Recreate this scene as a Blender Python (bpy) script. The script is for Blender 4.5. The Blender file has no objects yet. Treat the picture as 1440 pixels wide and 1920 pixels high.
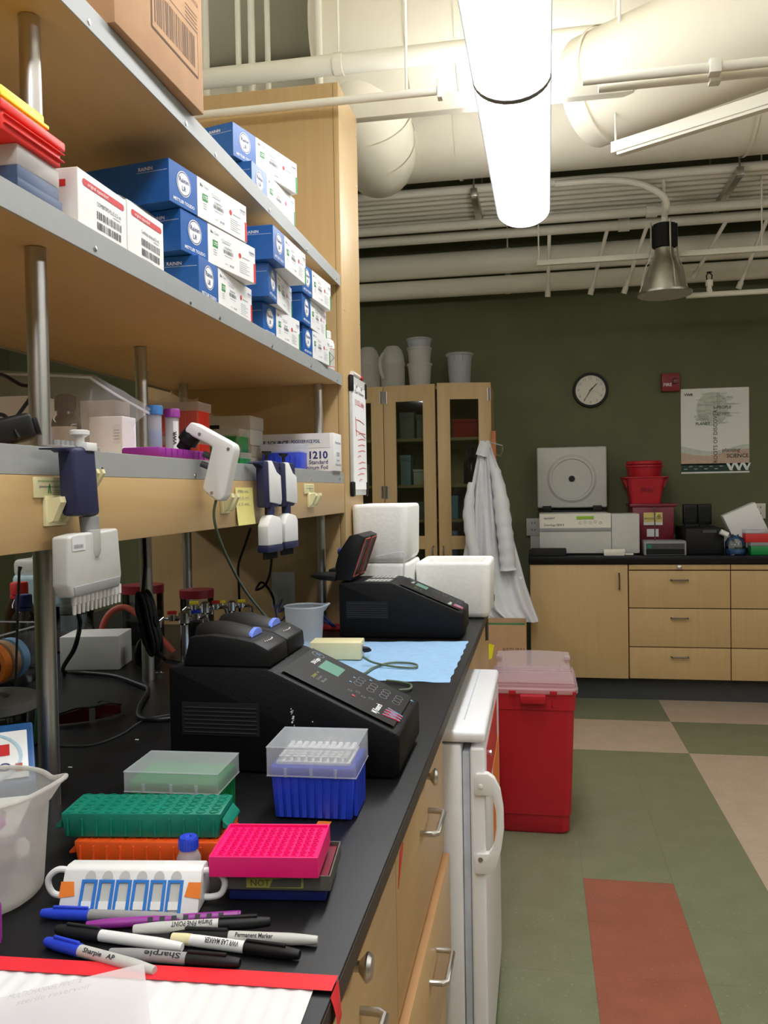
import bpy, bmesh, math, random
from mathutils import Vector, Matrix
random.seed(7)
S = bpy.context.scene
COL = S.collection
PI = math.pi

# ------------------------------------------------------------------ camera
F, H = 1577.35, 1.38
YAW, PIT, ROL = 0.18073432, -0.02473837, -0.01704113
fwd = Vector((-math.sin(YAW)*math.cos(PIT), math.cos(YAW)*math.cos(PIT), math.sin(PIT)))
rt0 = Vector((math.cos(YAW), math.sin(YAW), 0)); up0 = rt0.cross(fwd)
RT = rt0*math.cos(ROL) + up0*math.sin(ROL); UP = -rt0*math.sin(ROL) + up0*math.cos(ROL)
cam = bpy.data.cameras.new('camera'); camo = bpy.data.objects.new('camera', cam); COL.objects.link(camo)
cam.sensor_fit = 'VERTICAL'; cam.sensor_height = 36; cam.lens = F/1920*36; cam.clip_start = 0.02
camo.matrix_world = Matrix.Translation((0, 0, H)) @ Matrix((RT, UP, -fwd)).transposed().to_4x4()
S.camera = camo
def ray(u, v): return RT*((u-720)/F) - UP*((v-960)/F) + fwd
def oz(u, v, z): d = ray(u, v); return Vector((0, 0, H)) + d*((z-H)/d.z)
def ox(u, v, x): d = ray(u, v); return Vector((0, 0, H)) + d*(x/d.x)
def oy(u, v, y): d = ray(u, v); return Vector((0, 0, H)) + d*(y/d.y)

# ------------------------------------------------------------------ light and exposure
S.view_settings.view_transform = 'Standard'; S.view_settings.look = 'None'
S.view_settings.exposure = -0.22; S.view_settings.gamma = 1.0; S.view_settings.use_curve_mapping = False
LAMP = 17.0          # radiance of the pendant diffusers
LAMP_UP = 15.0
w = bpy.data.worlds.new('world'); S.world = w; w.use_nodes = True
w.node_tree.nodes['Background'].inputs[0].default_value = (1, .93, .82, 1)
w.node_tree.nodes['Background'].inputs[1].default_value = 0.12

# ------------------------------------------------------------------ materials
def lin(c): return tuple(((x/255)/12.92 if x/255 <= .04045 else ((x/255+.055)/1.055)**2.4) for x in c[:3]) + (1,)
MATS = {}
def mat(name, rgb, rough=.5, metal=0, kind='plain', var=0.06, scale=30, bump=0.0, spec=.5, alpha=1, emit=0, rgb2=None, trans=0):
    m = bpy.data.materials.new(name); m.use_nodes = True; nt = m.node_tree; N = nt.nodes; L = nt.links
    b = N['Principled BSDF']; out = N['Material Output']
    b.inputs['Roughness'].default_value = rough; b.inputs['Metallic'].default_value = metal
    b.inputs['Specular IOR Level'].default_value = spec
    c = lin(rgb)
    tc = N.new('ShaderNodeTexCoord'); mp = N.new('ShaderNodeMapping'); L.new(tc.outputs['Object'], mp.inputs[0])
    no = N.new('ShaderNodeTexNoise'); no.inputs['Scale'].default_value = scale; no.inputs['Detail'].default_value = 4
    L.new(mp.outputs[0], no.inputs['Vector'])
    rp = N.new('ShaderNodeValToRGB'); L.new(no.outputs['Fac'], rp.inputs[0])
    c2 = lin(rgb2) if rgb2 else tuple(x*(1-var*2) for x in c[:3]) + (1,)
    c1 = c if rgb2 else tuple(min(1, x*(1+var)) for x in c[:3]) + (1,)
    rp.color_ramp.elements[0].position = .3; rp.color_ramp.elements[1].position = .7
    rp.color_ramp.elements[0].color = c2; rp.color_ramp.elements[1].color = c1
    if kind == 'wood':      # fine grain along local X of the mapping
        mp.inputs['Scale'].default_value = (26, 26, 1.6) if scale == 30 else ((26, 1.6, 26) if scale == 31 else (1.6, 26, 26))
        no.inputs['Scale'].default_value = 2.2; no.inputs['Detail'].default_value = 8; no.inputs['Distortion'].default_value = .6
        rp.color_ramp.elements[0].position = .25; rp.color_ramp.elements[1].position = .75
    if kind == 'speck':     # vinyl tile: fleck on top of a base
        vo = N.new('ShaderNodeTexNoise'); vo.inputs['Scale'].default_value = 110; vo.inputs['Detail'].default_value = 2
        ge = N.new('ShaderNodeNewGeometry'); L.new(ge.outputs['Position'], vo.inputs['Vector']); L.new(ge.outputs['Position'], no.inputs['Vector'])
        r2 = N.new('ShaderNodeValToRGB'); r2.color_ramp.elements[0].position = .66; r2.color_ramp.elements[1].position = .69
        r2.color_ramp.elements[0].color = (0, 0, 0, 1); r2.color_ramp.elements[1].color = (.5, .5, .5, 1)
        L.new(vo.outputs['Fac'], r2.inputs[0])
        mx = N.new('ShaderNodeMixRGB'); L.new(r2.outputs[0], mx.inputs[0]); L.new(rp.outputs[0], mx.inputs[1])
        mx.inputs[2].default_value = tuple(min(1, x*1.8+.03) for x in c[:3]) + (1,)
        L.new(mx.outputs[0], b.inputs['Base Color'])
    else:
        L.new(rp.outputs[0], b.inputs['Base Color'])
    if bump:
        bu = N.new('ShaderNodeBump'); bu.inputs['Strength'].default_value = bump; bu.inputs['Distance'].default_value = .002
        L.new(no.outputs['Fac'], bu.inputs['Height']); L.new(bu.outputs[0], b.inputs['Normal'])
    if kind == 'frost':     # cloudy polypropylene: light passes through and scatters
        tr = N.new('ShaderNodeBsdfTranslucent'); tr.inputs[0].default_value = c
        tp = N.new('ShaderNodeBsdfTransparent'); tp.inputs[0].default_value = tuple(.5+.5*x for x in c[:3]) + (1,)
        m1 = N.new('ShaderNodeMixShader'); m1.inputs[0].default_value = .4
        L.new(b.outputs[0], m1.inputs[1]); L.new(tr.outputs[0], m1.inputs[2])
        m2 = N.new('ShaderNodeMixShader'); m2.inputs[0].default_value = 1-alpha
        L.new(m1.outputs[0], m2.inputs[1]); L.new(tp.outputs[0], m2.inputs[2]); L.new(m2.outputs[0], out.inputs[0])
    if kind == 'glass':     # thin clear sheet: fresnel gloss over tinted see-through
        gl = N.new('ShaderNodeBsdfGlossy'); gl.inputs['Roughness'].default_value = rough
        tp = N.new('ShaderNodeBsdfTransparent'); tp.inputs[0].default_value = c
        fr = N.new('ShaderNodeFresnel'); fr.inputs[0].default_value = 1.5
        ad = N.new('ShaderNodeMath'); ad.operation = 'ADD'; ad.inputs[1].default_value = 1-alpha; ad.use_clamp = True
        L.new(fr.outputs[0], ad.inputs[0])
        m2 = N.new('ShaderNodeMixShader'); L.new(ad.outputs[0], m2.inputs[0])
        L.new(tp.outputs[0], m2.inputs[1]); L.new(gl.outputs[0], m2.inputs[2]); L.new(m2.outputs[0], out.inputs[0])
    if kind == 'emit':
        b.inputs['Emission Color'].default_value = c; b.inputs['Emission Strength'].default_value = emit
    MATS[name] = m
    return m
mat('maple', (198, 168, 120), .42, kind='wood', rgb2=(192, 160, 112), spec=.35)
mat('maple_y', (200, 169, 121), .42, kind='wood', rgb2=(193, 160, 111), scale=31, spec=.35)
mat('maple_edge', (220, 172, 120), .5, kind='wood', rgb2=(205, 154, 102), scale=31)
mat('maple_dark', (120, 66, 34), .6)
mat('orange_wood', (196, 118, 58), .5, kind='wood', rgb2=(176, 100, 44))
mat('lip_grey', (160, 162, 160), .5, var=.02)
mat('epoxy', (20, 20, 22), .38, var=.2, scale=12, bump=.05, spec=.25)
mat('epoxy_edge', (58, 50, 44), .5, var=.1)
mat('steel', (200, 196, 191), .36, metal=1, var=.02, scale=8)
mat('steel_dark', (120, 116, 110), .4, metal=1)
mat('chrome', (225, 225, 228), .12, metal=1)
mat('screw', (190, 190, 185), .3, metal=1)
mat('wall_green', (100, 103, 74), .75, var=.03, scale=6, bump=.05)
mat('ceiling', (206, 200, 178), .8, var=.03, scale=3)
mat('duct_white', (238, 232, 212), .6, var=.02, scale=4)
mat('pipe_white', (240, 236, 220), .5, var=.02, scale=4)
mat('duct_seam', (215, 210, 190), .6)
mat('tile_green', (124, 128, 102), .32, kind='speck', rgb2=(114, 119, 92), scale=9)
mat('tile_beige', (192, 172, 152), .32, kind='speck', rgb2=(180, 160, 138), scale=9)
mat('tile_red', (156, 94, 74), .32, kind='speck', rgb2=(142, 84, 66), scale=9)
mat('grout', (96, 98, 78), .8)
mat('cove_base', (62, 64, 62), .6)
mat('white_plastic', (236, 236, 234), .38, var=.01)
mat('offwhite', (226, 222, 208), .42, var=.01)
mat('cream', (232, 224, 178), .42, var=.02)
mat('grey_plastic', (150, 150, 150), .45, var=.02)
mat('light_grey', (196, 196, 190), .45, var=.02)
mat('dark_grey', (70, 70, 72), .5, var=.05)
mat('black', (13, 13, 14), .5, var=.1, spec=.35)
mat('black_matte', (16, 16, 17), .75, var=.1)
mat('black_tex', (13, 13, 15), .55, var=.2, scale=300, bump=.3, spec=.3)
mat('navy', (40, 42, 78), .5, var=.03)
mat('fridge_white', (240, 240, 242), .3, var=.01)
mat('gasket', (196, 202, 212), .5)
mat('box_blue', (34, 96, 172), .35, var=.04)
mat('box_white', (238, 238, 236), .45, var=.01)
mat('print_white', (245, 245, 245), .5, var=0)
mat('print_black', (30, 30, 34), .6, var=0)
mat('print_navy', (38, 48, 110), .6, var=0)
mat('print_grey', (140, 142, 148), .6, var=0)
mat('print_green', (52, 146, 70), .5, var=0)
mat('print_red', (206, 44, 44), .5, var=0)
mat('print_brown', (96, 70, 52), .7, var=0)
mat('cardboard', (186, 146, 108), .8, var=.04, scale=20)
mat('foam', (240, 240, 236), .85, var=.02, scale=90, bump=.35)
mat('blue_pad', (150, 190, 228), .85, var=.04, scale=60, bump=.5)
mat('paper', (226, 226, 226), .8, var=.01)
mat('note_yellow', (236, 226, 140), .75, var=.02)
mat('tape_orange', (238, 128, 36), .6, var=.03)
mat('tape_red', (232, 38, 50), .5, var=.02)
mat('rack_green', (10, 128, 104), .4, var=.05)
mat('rack_green2', (24, 140, 70), .4, var=.05)
mat('rack_orange', (240, 92, 30), .4, var=.04)
mat('rack_pink', (245, 18, 120), .38, var=.03)
mat('rack_blue', (42, 72, 210), .35, var=.04)
mat('rack_navy', (54, 74, 108), .5, var=.04)
mat('rack_red', (238, 50, 42), .4, var=.04)
mat('rack_yellow', (244, 228, 40), .4, var=.03)
mat('rack_purple', (150, 46, 150), .4, var=.04)
mat('sharps_red', (180, 20, 38), .42, var=.03)
mat('lid_pink', (236, 220, 224), .35, kind='frost', alpha=.5, var=.01)
mat('frost', (236, 240, 244), .3, kind='frost', alpha=.42, var=.01)
mat('frost_dense', (238, 236, 230), .4, kind='frost', alpha=.66, var=.01)
mat('acetate', (240, 238, 240), .3, kind='frost', alpha=.72, var=.01)
mat('bag', (238, 232, 232), .15, kind='frost', alpha=.22, var=.01)
mat('clear', (246, 248, 248), .05, kind='glass', alpha=.97)
mat('grille', (36, 36, 38), .5)
mat('pane', (226, 232, 226), .03, kind='glass', alpha=.95)
mat('amber', (46, 20, 14), .1, var=.1)
mat('coat', (226, 226, 230), .85, var=.02, scale=12)
mat('lcd', (96, 150, 128), .3, var=.02)
mat('lcd_green', (150, 190, 60), .3)
mat('led_blue', (120, 150, 250), .3, var=.03)
mat('fire_red', (140, 30, 42), .4)
mat('bin_maroon', (122, 24, 46), .4, var=.03)
mat('box_green_inside', (60, 130, 80), .7)
mat('cable_green', (92, 108, 84), .5)
mat('cable_blue', (50, 70, 150), .5)
mat('device_blue', (32, 84, 140), .4, var=.03)
mat('tube_blue', (92, 164, 226), .3, kind='frost', alpha=.9)
mat('rubber_red', (190, 88, 70), .6)
mat('lens_red', (66, 10, 14), .15)
mat('lamp_lit', (251, 252, 255), .5, kind='emit', emit=LAMP)
mat('lamp_top', (253, 252, 250), .5, kind='emit', emit=LAMP_UP)
mat('alu', (206, 204, 196), .35, metal=1)
mat('yellow_label', (216, 198, 120), .6)
mat('tape_olive', (176, 176, 84), .7)
mat('tray_grey', (96, 94, 86), .45)
mat('tray_navy', (24, 36, 104), .45)
mat('poster', (236, 238, 234), .6, var=.01)
mat('poster_tan', (206, 180, 160), .6)
mat('poster_pale', (208, 214, 204), .6)
mat('poster_green', (34, 66, 58), .6)
mat('tree_green', (172, 184, 154), .6)
mat('pale_blue', (176, 204, 218), .5)
mat('rack_azure', (34, 120, 206), .4, var=.03)
mat('mid_grey', (128, 126, 124), .6, var=.04)
mat('tape_blue', (120, 170, 210), .6)

# ------------------------------------------------------------------ mesh building
TXT = {}
def glyphs(s, bold=0):
    k = (s, bold)
    if k not in TXT:
        cu = bpy.data.curves.new('t', 'FONT'); cu.body = s; cu.resolution_u = 2; cu.offset = bold; cu.fill_mode = 'FRONT'
        ob = bpy.data.objects.new('t', cu); me = bpy.data.meshes.new_from_object(ob)
        V = [v.co.copy() for v in me.vertices]; Fc = [tuple(p.vertices) for p in me.polygons]
        bpy.data.objects.remove(ob); bpy.data.curves.remove(cu); bpy.data.meshes.remove(me)
        x0 = min(v.x for v in V); x1 = max(v.x for v in V)
        TXT[k] = (V, Fc, x0, x1)
    return TXT[k]
class MB:
    def __init__(s, T=None): s.v = []; s.f = []; s.m = []; s.slots = []; s.T = T
    def slot(s, m):
        if m not in s.slots: s.slots.append(m)
        return s.slots.index(m)
    def add(s, V, Fc, m):
        k = len(s.v); i = s.slot(m)
        s.v += [(s.T @ Vector(p)) if s.T else Vector(p) for p in V]
        for f in Fc: s.f.append(tuple(k+j for j in f)); s.m.append(i)
        return s
    def bm(s, b, m):
        b.verts.index_update()
        s.add([v.co for v in b.verts], [[v.index for v in f.verts] for f in b.faces], m); b.free(); return s
    def box(s, a, b, m, bev=0, seg=2, taper=None):
        lo = [min(p, q) for p, q in zip(a, b)]; hi = [max(p, q) for p, q in zip(a, b)]
        t = bmesh.new(); bmesh.ops.create_cube(t, size=1)
        for v in t.verts:
            f = 1
            if taper and v.co.z < 0: f = taper
            v.co = Vector([(lo[i]+hi[i])/2 + v.co[i]*(hi[i]-lo[i])*(f if i < 2 else 1) for i in range(3)])
        if bev: bmesh.ops.bevel(t, geom=t.edges[:], offset=bev, segments=seg, profile=.5, affect='EDGES')
        return s.bm(t, m)
    def prism(s, poly, ax, a, b, m, bev=0, seg=2):
        def P(p, h): return (h, p[0], p[1]) if ax == 0 else ((p[0], h, p[1]) if ax == 1 else (p[0], p[1], h))
        t = bmesh.new(); n = len(poly)
        A = [t.verts.new(P(p, a)) for p in poly]; B = [t.verts.new(P(p, b)) for p in poly]
        t.faces.new(A); t.faces.new(B)
        for i in range(n): t.faces.new((A[i], A[(i+1) % n], B[(i+1) % n], B[i]))
        bmesh.ops.recalc_face_normals(t, faces=t.faces[:])
        if bev: bmesh.ops.bevel(t, geom=t.edges[:], offset=bev, segments=seg, profile=.5, affect='EDGES')
        return s.bm(t, m)
    def cyl(s, p, q, r, m, r2=None, n=20, cap=True):
        return s.tube([p, q], r, m, n, r2=r if r2 is None else r2, cap=cap)
    def tube(s, pts, r, m, n=8, r2=None, cap=True, closed=False, radii=None):
        pts = [Vector(p) for p in pts]; K = len(pts); V = []; up = None
        for i, p in enumerate(pts):
            if closed: d = pts[(i+1) % K]-pts[i-1]
            else: d = pts[min(i+1, K-1)]-pts[max(i-1, 0)]
            d.normalize()
            if up is None:
                up = Vector((0, 0, 1)) if abs(d.z) < .9 else Vector((1, 0, 0))
            a = d.cross(up); a.normalize(); bb = a.cross(d); up = bb
            rr = radii[i] if radii else (r if r2 is None else r+(r2-r)*i/(K-1))
            for j in range(n):
                t = 2*PI*j/n; V.append(p+a*(math.cos(t)*rr)+bb*(math.sin(t)*rr))
        Fc = []
        for i in range(K if closed else K-1):
            for j in range(n):
                i2 = (i+1) % K; Fc.append((i*n+j, i*n+(j+1) % n, i2*n+(j+1) % n, i2*n+j))
        if cap and not closed: Fc.append(tuple(range(n))); Fc.append(tuple(range((K-1)*n, K*n))[::-1])
        return s.add(V, Fc, m)
    def lathe(s, prof, m, c=(0, 0, 0), n=24, ax=2, sx=1, sy=1):
        V = []; c = Vector(c)
        for (r, z) in prof:
            for j in range(n):
                t = 2*PI*j/n; x, y = r*math.cos(t)*sx, r*math.sin(t)*sy
                V.append(c+Vector((x, y, z) if ax == 2 else ((z, x, y) if ax == 0 else (y, z, x))))
        Fc = []
        for i in range(len(prof)-1):
            for j in range(n): Fc.append((i*n+j, i*n+(j+1) % n, (i+1)*n+(j+1) % n, (i+1)*n+j))
        if prof[0][0] > 1e-6: Fc.append(tuple(range(n))[::-1])
        if prof[-1][0] > 1e-6: Fc.append(tuple(range((len(prof)-1)*n, len(prof)*n)))
        return s.add(V, Fc, m)
    def shell(s, prof, m, **k):                 # open lathe without caps (for vessels the profile runs out and back in)
        n = k.get('n', 24); s.lathe(prof, m, **k)
        return s
    def quad(s, p, m): return s.add(p, [tuple(range(len(p)))], m)
    def grid(s, fn, nu, nv, m):
        V = [fn(i/nu, j/nv) for i in range(nu+1) for j in range(nv+1)]
        return s.add(V, [(i*(nv+1)+j, (i+1)*(nv+1)+j, (i+1)*(nv+1)+j+1, i*(nv+1)+j+1) for i in range(nu) for j in range(nv)], m)
    def ball(s, c, r, m, n=12, sc=(1, 1, 1)):
        t = bmesh.new(); bmesh.ops.create_uvsphere(t, u_segments=n, v_segments=max(6, n//2), radius=r)
        for v in t.verts: v.co = Vector((v.co.x*sc[0]+c[0], v.co.y*sc[1]+c[1], v.co.z*sc[2]+c[2]))
        return s.bm(t, m)
    def text(s, str_, o, U, Vv, h, m, width=None, bold=0, align='l'):
        V, Fc, x0, x1 = glyphs(str_, bold); U = Vector(U).normalized(); Vv = Vector(Vv).normalized(); o = Vector(o)
        k = h/.7; kx = k if width is None else width/(x1-x0)
        sh = {'l': x0, 'c': (x0+x1)/2, 'r': x1}[align]
        return s.add([o+U*((p.x-sh)*kx)+Vv*(p.y*k) for p in V], Fc, m)
    def bars(s, o, U, Vv, w_, h, m, n=18, seed=1):  # a barcode
        r = random.Random(seed); U = Vector(U).normalized(); Vv = Vector(Vv).normalized(); o = Vector(o); x = 0; st = w_/n
        while x < w_-st*.3:
            b = st*r.choice((.35, .35, .6, .85))
            s.quad([o+U*x, o+U*(x+b), o+U*(x+b)+Vv*h, o+U*x+Vv*h], m); x += b+st*r.choice((.45, .6, .9))
        return s
    def rect(s, o, U, Vv, w_, h, m):
        U = Vector(U).normalized(); Vv = Vector(Vv).normalized(); o = Vector(o)
        return s.quad([o, o+U*w_, o+U*w_+Vv*h, o+Vv*h], m)
    def disc(s, o, U, Vv, r, m, n=24, r0=0, sx=1):
        U = Vector(U).normalized(); Vv = Vector(Vv).normalized(); o = Vector(o)
        P = lambda q, t: o+U*(q*math.cos(t)*sx)+Vv*(q*math.sin(t))
        if not r0: return s.quad([P(r, 2*PI*i/n) for i in range(n)], m)
        V = [P(q, 2*PI*i/n) for q in (r0, r) for i in range(n)]
        return s.add(V, [(i, (i+1) % n, n+(i+1) % n, n+i) for i in range(n)], m)
    def build(s, name, parent=None, ang=35):
        me = bpy.data.meshes.new(name); me.from_pydata([tuple(p) for p in s.v], [], s.f)
        for m in s.slots: me.materials.append(MATS[m])
        me.polygons.foreach_set('material_index', s.m)
        me.polygons.foreach_set('use_smooth', [True]*len(me.polygons))
        me.set_sharp_from_angle(angle=math.radians(ang)); me.update()
        o = bpy.data.objects.new(name, me); COL.objects.link(o)
        if parent: o.parent = parent
        return o
def tag(o, label, cat, group=None):
    o['label'] = label; o['category'] = cat
    if group: o['group'] = group
    return o
def thing(name, label, cat, loc=(0, 0, 0), rz=0, group=None, rot=None):
    o = bpy.data.objects.new(name, None); COL.objects.link(o); o.empty_display_size = .05
    o.location = loc; o.rotation_euler = rot if rot else (0, 0, rz)
    return tag(o, label, cat, group)
def struct(o): o['kind'] = 'structure'; return o
def copyx(o, parent, **k):
    c = o.copy(); COL.objects.link(c); c.parent = parent
    for a, b in k.items(): setattr(c, a, b)
    return c
def spline(P, n=8, closed=False):
    P = [Vector(p) for p in P]; out = []; K = len(P)
    for i in range(K if closed else K-1):
        g = (lambda j: P[j % K]) if closed else (lambda j: P[max(0, min(K-1, j))])
        a, b, c, d = g(i-1), g(i), g(i+1), g(i+2)
        for t in range(n):
            t /= n; out.append(.5*((2*b)+(c-a)*t+(2*a-5*b+4*c-d)*t*t+(3*b-a-3*c+d)*t**3))
    if not closed: out.append(P[-1])
    return out
X, Y, Z = Vector((1, 0, 0)), Vector((0, 1, 0)), Vector((0, 0, 1))
ZC = .94
def rr_ring(w_, d_, z, r=.05, n=5):
    P = []
    for (sx_, sy_, a0) in ((1, 1, 0), (-1, 1, PI/2), (-1, -1, PI), (1, -1, 3*PI/2)):
        for i in range(n+1): a = a0+PI/2*i/n; P.append((sx_*(w_/2-r)+r*math.cos(a), sy_*(d_/2-r)+r*math.sin(a), z))
    return P
def loft(rings, m, mm, cap0=True, cap1=True):
    n = len(rings[0]); V = [p for r_ in rings for p in r_]; Fc = [(i*n+j, i*n+(j+1) % n, (i+1)*n+(j+1) % n, (i+1)*n+j) for i in range(len(rings)-1) for j in range(n)]
    if cap0: Fc.append(tuple(range(n))[::-1])
    if cap1: Fc.append(tuple(range((len(rings)-1)*n, len(rings)*n)))
    return m.add(V, Fc, mm)
# ------------------------------------------------------------------ room shell
XL, XR, YB, YF, ZT = -4.2, 4.4, -3.6, 6.2, 3.85
o = MB().box((XL, YB, -.06), (XR, YF, -.003), 'grout').build('floor'); struct(o); FLOOR = o
struct(MB().box((XL, YF, 0), (XR, YF+.12, ZT), 'wall_green').build('wall_far'))
struct(MB().box((XL-.12, YB, 0), (XL, YF, ZT), 'wall_green').build('wall_left'))
struct(MB().box((XR, YB, 0), (XR+.12, YF, ZT), 'wall_green').build('wall_right'))
struct(MB().box((XL, YB-.12, 0), (XR, YB, ZT), 'wall_green').build('wall_rear'))
struct(MB().box((XL, YB, ZT), (XR, YF, ZT+.1), 'ceiling').build('ceiling'))
# vinyl tiles, one object each
TX, TY, TW, TH = .142, 3.018, .3055, .3003
tmesh = {}
for mn in ('tile_green', 'tile_beige', 'tile_red'):
    b = MB().box((.0002, .0002, -.003), (TW-.0002, TH-.0002, 0), mn).build('tile', FLOOR); tmesh[mn] = b.data; bpy.data.objects.remove(b)
def tile_kind(i, j):
    x = TX+(i+.5)*TW; y = TY+(j+.5)*TH
    if i >= 2: k = 'tile_beige' if (j < 5 or j >= 7) else 'tile_green'
    else:
        k = 'tile_green' if (j < 5 or j >= 7) else 'tile_beige'
        if i == 0 and j < 0: k = 'tile_red'
    return k
for i in range(-3, 7):
    for j in range(-9, 9):
        if i < 0 and j < 0 and i < -1: continue
        c = bpy.data.objects.new('tile', tmesh[tile_kind(i, j)]); COL.objects.link(c); c.parent = FLOOR
        c.location = (TX+i*TW, TY+j*TH, 0)
MB().box((XL, YB, -.003), (TX-3*TW, YF, 0), 'tile_green').box((TX+7*TW, YB, -.003), (XR, YF, 0), 'tile_beige').box((TX-3*TW, YB, -.003), (TX+7*TW, TY-9*TH, 0), 'tile_green').build('outer_floor', FLOOR)

# ------------------------------------------------------------------ pendant lights
def pendant(y0, y1, xc, label, group, rz=0):
    t = thing('pendant_light', label, 'light', (xc, y0, 2.60), rz, group)
    L = y1-y0; w2 = .116; n = 14
    lo = [(w2*math.cos(PI+PI*i/n), .075*math.sin(PI+PI*i/n)+.075) for i in range(n+1)]
    hi = [(w2*.8*math.cos(PI*i/n), .03*math.sin(PI*i/n)+.095) for i in range(n+1)]
    m = MB()
    for i in range(n):
        a, b = lo[i], lo[i+1]; m.quad([(a[0], .012, a[1]), (b[0], .012, b[1]), (b[0], L-.012, b[1]), (a[0], L-.012, a[1])], 'lamp_lit')
    m.build('diffuser', t, 60)
    m = MB()
    for i in range(n):
        a, b = hi[i], hi[i+1]; m.quad([(a[0], .012, a[1]), (b[0], .012, b[1]), (b[0], L-.012, b[1]), (a[0], L-.012, a[1])], 'lamp_top')
    m.build('upper_lens', t, 60)
    m = MB()
    for s in (-1, 1): MB().box((s*.1145, 0, .064), (s*.1225, L, .104), 'grey_plastic', .002).build('side_rail', t)
    for yy in (0, L-.012):
        m = MB()
        ring = [(.1215*math.cos(PI+PI*i/n), .08*math.sin(PI+PI*i/n)+.075) for i in range(n+1)]
        m.prism(ring, 1, yy, yy+.012, 'mid_grey'); m.build('end_band', t)
    for yy in (.05, L*.5): MB().tube([(0, yy, .1), (0, yy, ZT-2.60)], .003, 'pipe_white', 6).build('suspension_cable', t)
    return t
YE = 4.02; LS = 1.31; RZ = -.0115
for k in range(5):
    lab = ['glowing pendant light section ending its row, with a rounded end cap',
           'glowing pendant light section joined to the one with the rounded end cap',
           'pendant light section of the aisle row, two joints from the rounded end cap',
           'pendant light section of the aisle row, three joints from the rounded end cap',
           'pendant light section of the aisle row, four joints from the rounded end cap'][k]
    pendant(YE-LS*(k+1)+.002, YE-LS*k-.002, -.048+(YE-LS*(k+1)-4.02)*math.tan(-RZ), lab, 'pendant lights in the row over the aisle', RZ)
for xc in (3.0, -2.9):
    for k in range(4 if xc > 0 else 3):
        pendant(YE-LS*(k+1)-.3, YE-LS*k-.302, xc, 'pendant light in a parallel row over another aisle', 'pendant lights in the parallel rows')

# ------------------------------------------------------------------ bench: base cabinets, worktop
XF = -.207
def pull(parent, y, z, L=.106, xf=XF, name='handle'):
    P = [(xf, y-L/2, z), (xf+.022, y-L/2, z), (xf+.03, y-L/2+.006, z), (xf+.03, y+L/2-.006, z), (xf+.022, y+L/2, z), (xf, y+L/2, z)]
    return MB().tube(P, .0052, 'steel', 10).build(name, parent)
def bench_cabinet(y0, y1, label, knob=True):
    t = thing('drawer_cabinet', label, 'cabinet', (0, 0, 0))
    MB().box((-.9, y0+.001, .1), (XF-.019, y1-.001, ZC-.027), 'maple_dark').build('body', t)
    MB().box((-.85, y0, 0), (XF-.07, y1, .1), 'cove_base').build('toe_kick', t)
    yc = (y0+y1)/2; g = .0008
    bd = MB().box((XF-.02, y0+g, .852), (XF, y1-g, .900), 'maple_y', .0015).build('pull_out_board', t)
    MB().lathe([(.0, 0), (.006, 0), (.006, .012), (.011, .016), (.0155, .020), (.0155, .022), (.012, .026), (0, .027)], 'steel', (XF, yc, .868), 20, 0).build('knob', bd)
    for (za, zb, px) in ((.612, .848, 0), (.362, .600, .012), (.112, .356, 0)):
        d = MB().box((XF-.02+px, y0+g, za), (XF+px, y1-g, zb), 'maple_y', .0012)
        d.box((XF-.019+px, y0+.002, zb-.0005), (XF-.0005+px, y1-.002, zb+.0004), 'maple_edge')
        d = d.build('drawer', t); pull(d, yc, zb-.075 if za < .6 else .786, xf=XF+px)
    return t
bench_cabinet(1.18, 1.785, 'maple drawer cabinet next to the white refrigerator, with a red sticker on it')
bench_cabinet(.57, 1.178, 'maple drawer cabinet under the red-taped corner of the worktop')
bench_cabinet(-.04, .568, 'maple drawer cabinet beyond the red-taped corner of the worktop')
t = thing('end_cabinet', 'maple base cabinet with steel hinge under the far end of the black worktop', 'cabinet')
MB().box((-.9, 2.47, .1), (XF-.02, 3.5, ZC-.027), 'maple_y').build('body', t)
MB().box((-.85, 2.47, 0), (XF-.07, 3.5, .1), 'cove_base').build('toe_kick', t)
d = MB().box((XF-.019, 2.472, .112), (XF, 3.0, .9), 'maple_y', .0015).build('door', t)
d2 = MB().box((XF-.019, 3.003, .112), (XF, 3.498, .9), 'maple_y', .0015).build('door', t)
hg = MB().cyl((XF+.006, 3.30, .79), (XF+.006, 3.30, .875), .006, 'steel_dark').box((XF, 3.28, .79), (XF+.003, 3.32, .875), 'steel_dark').build('hinge', d2)
m = MB().box((-1.66, -.9, ZC-.026), (-.182, 3.55, ZC), 'epoxy', .002)
m.box((-.1821, -.89, ZC-.0245), (-.1816, 3.54, ZC-.0025), 'epoxy_edge')
tag(m.build('worktop'), 'long black epoxy worktop of the lab bench', 'worktop')
p = ox(752, 1625, XF); MB().prism([(p.y-.03, .80), (p.y+.012, .835), (p.y+.02, .848), (p.y-.012, .846)], 0, XF-.0005, XF+.0008, 'tape_red').build('sticker', bpy.data.objects['drawer_cabinet'])

# ------------------------------------------------------------------ refrigerator under the worktop
fy0, fy1 = 1.795, 2.43
t = thing('refrigerator', 'white under-counter refrigerator with curved handle', 'refrigerator')
MB().box((-.70, fy0, .03), (-.168, fy1, .83), 'fridge_white', .006).build('body', t)
MB().box((-.70, fy0-.002, .836), (-.116, fy1+.002, .862), 'fridge_white', .009, 3).box((-.118-.052, fy0+.09, .8618), (-.117-.05, fy1-.02, .8624), 'gasket').build('top_panel', t)
d = MB().box((-.150, fy0, .05), (-.118, fy1, .826), 'fridge_white', .006, 3).build('door', t)
MB().box((-.167, fy0+.008, .06), (-.151, fy1-.008, .815), 'gasket', .003).build('gasket', t)
MB().box((-.69, fy0+.01, .002), (-.18, fy1-.01, .03), 'dark_grey').build('plinth', t)
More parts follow.
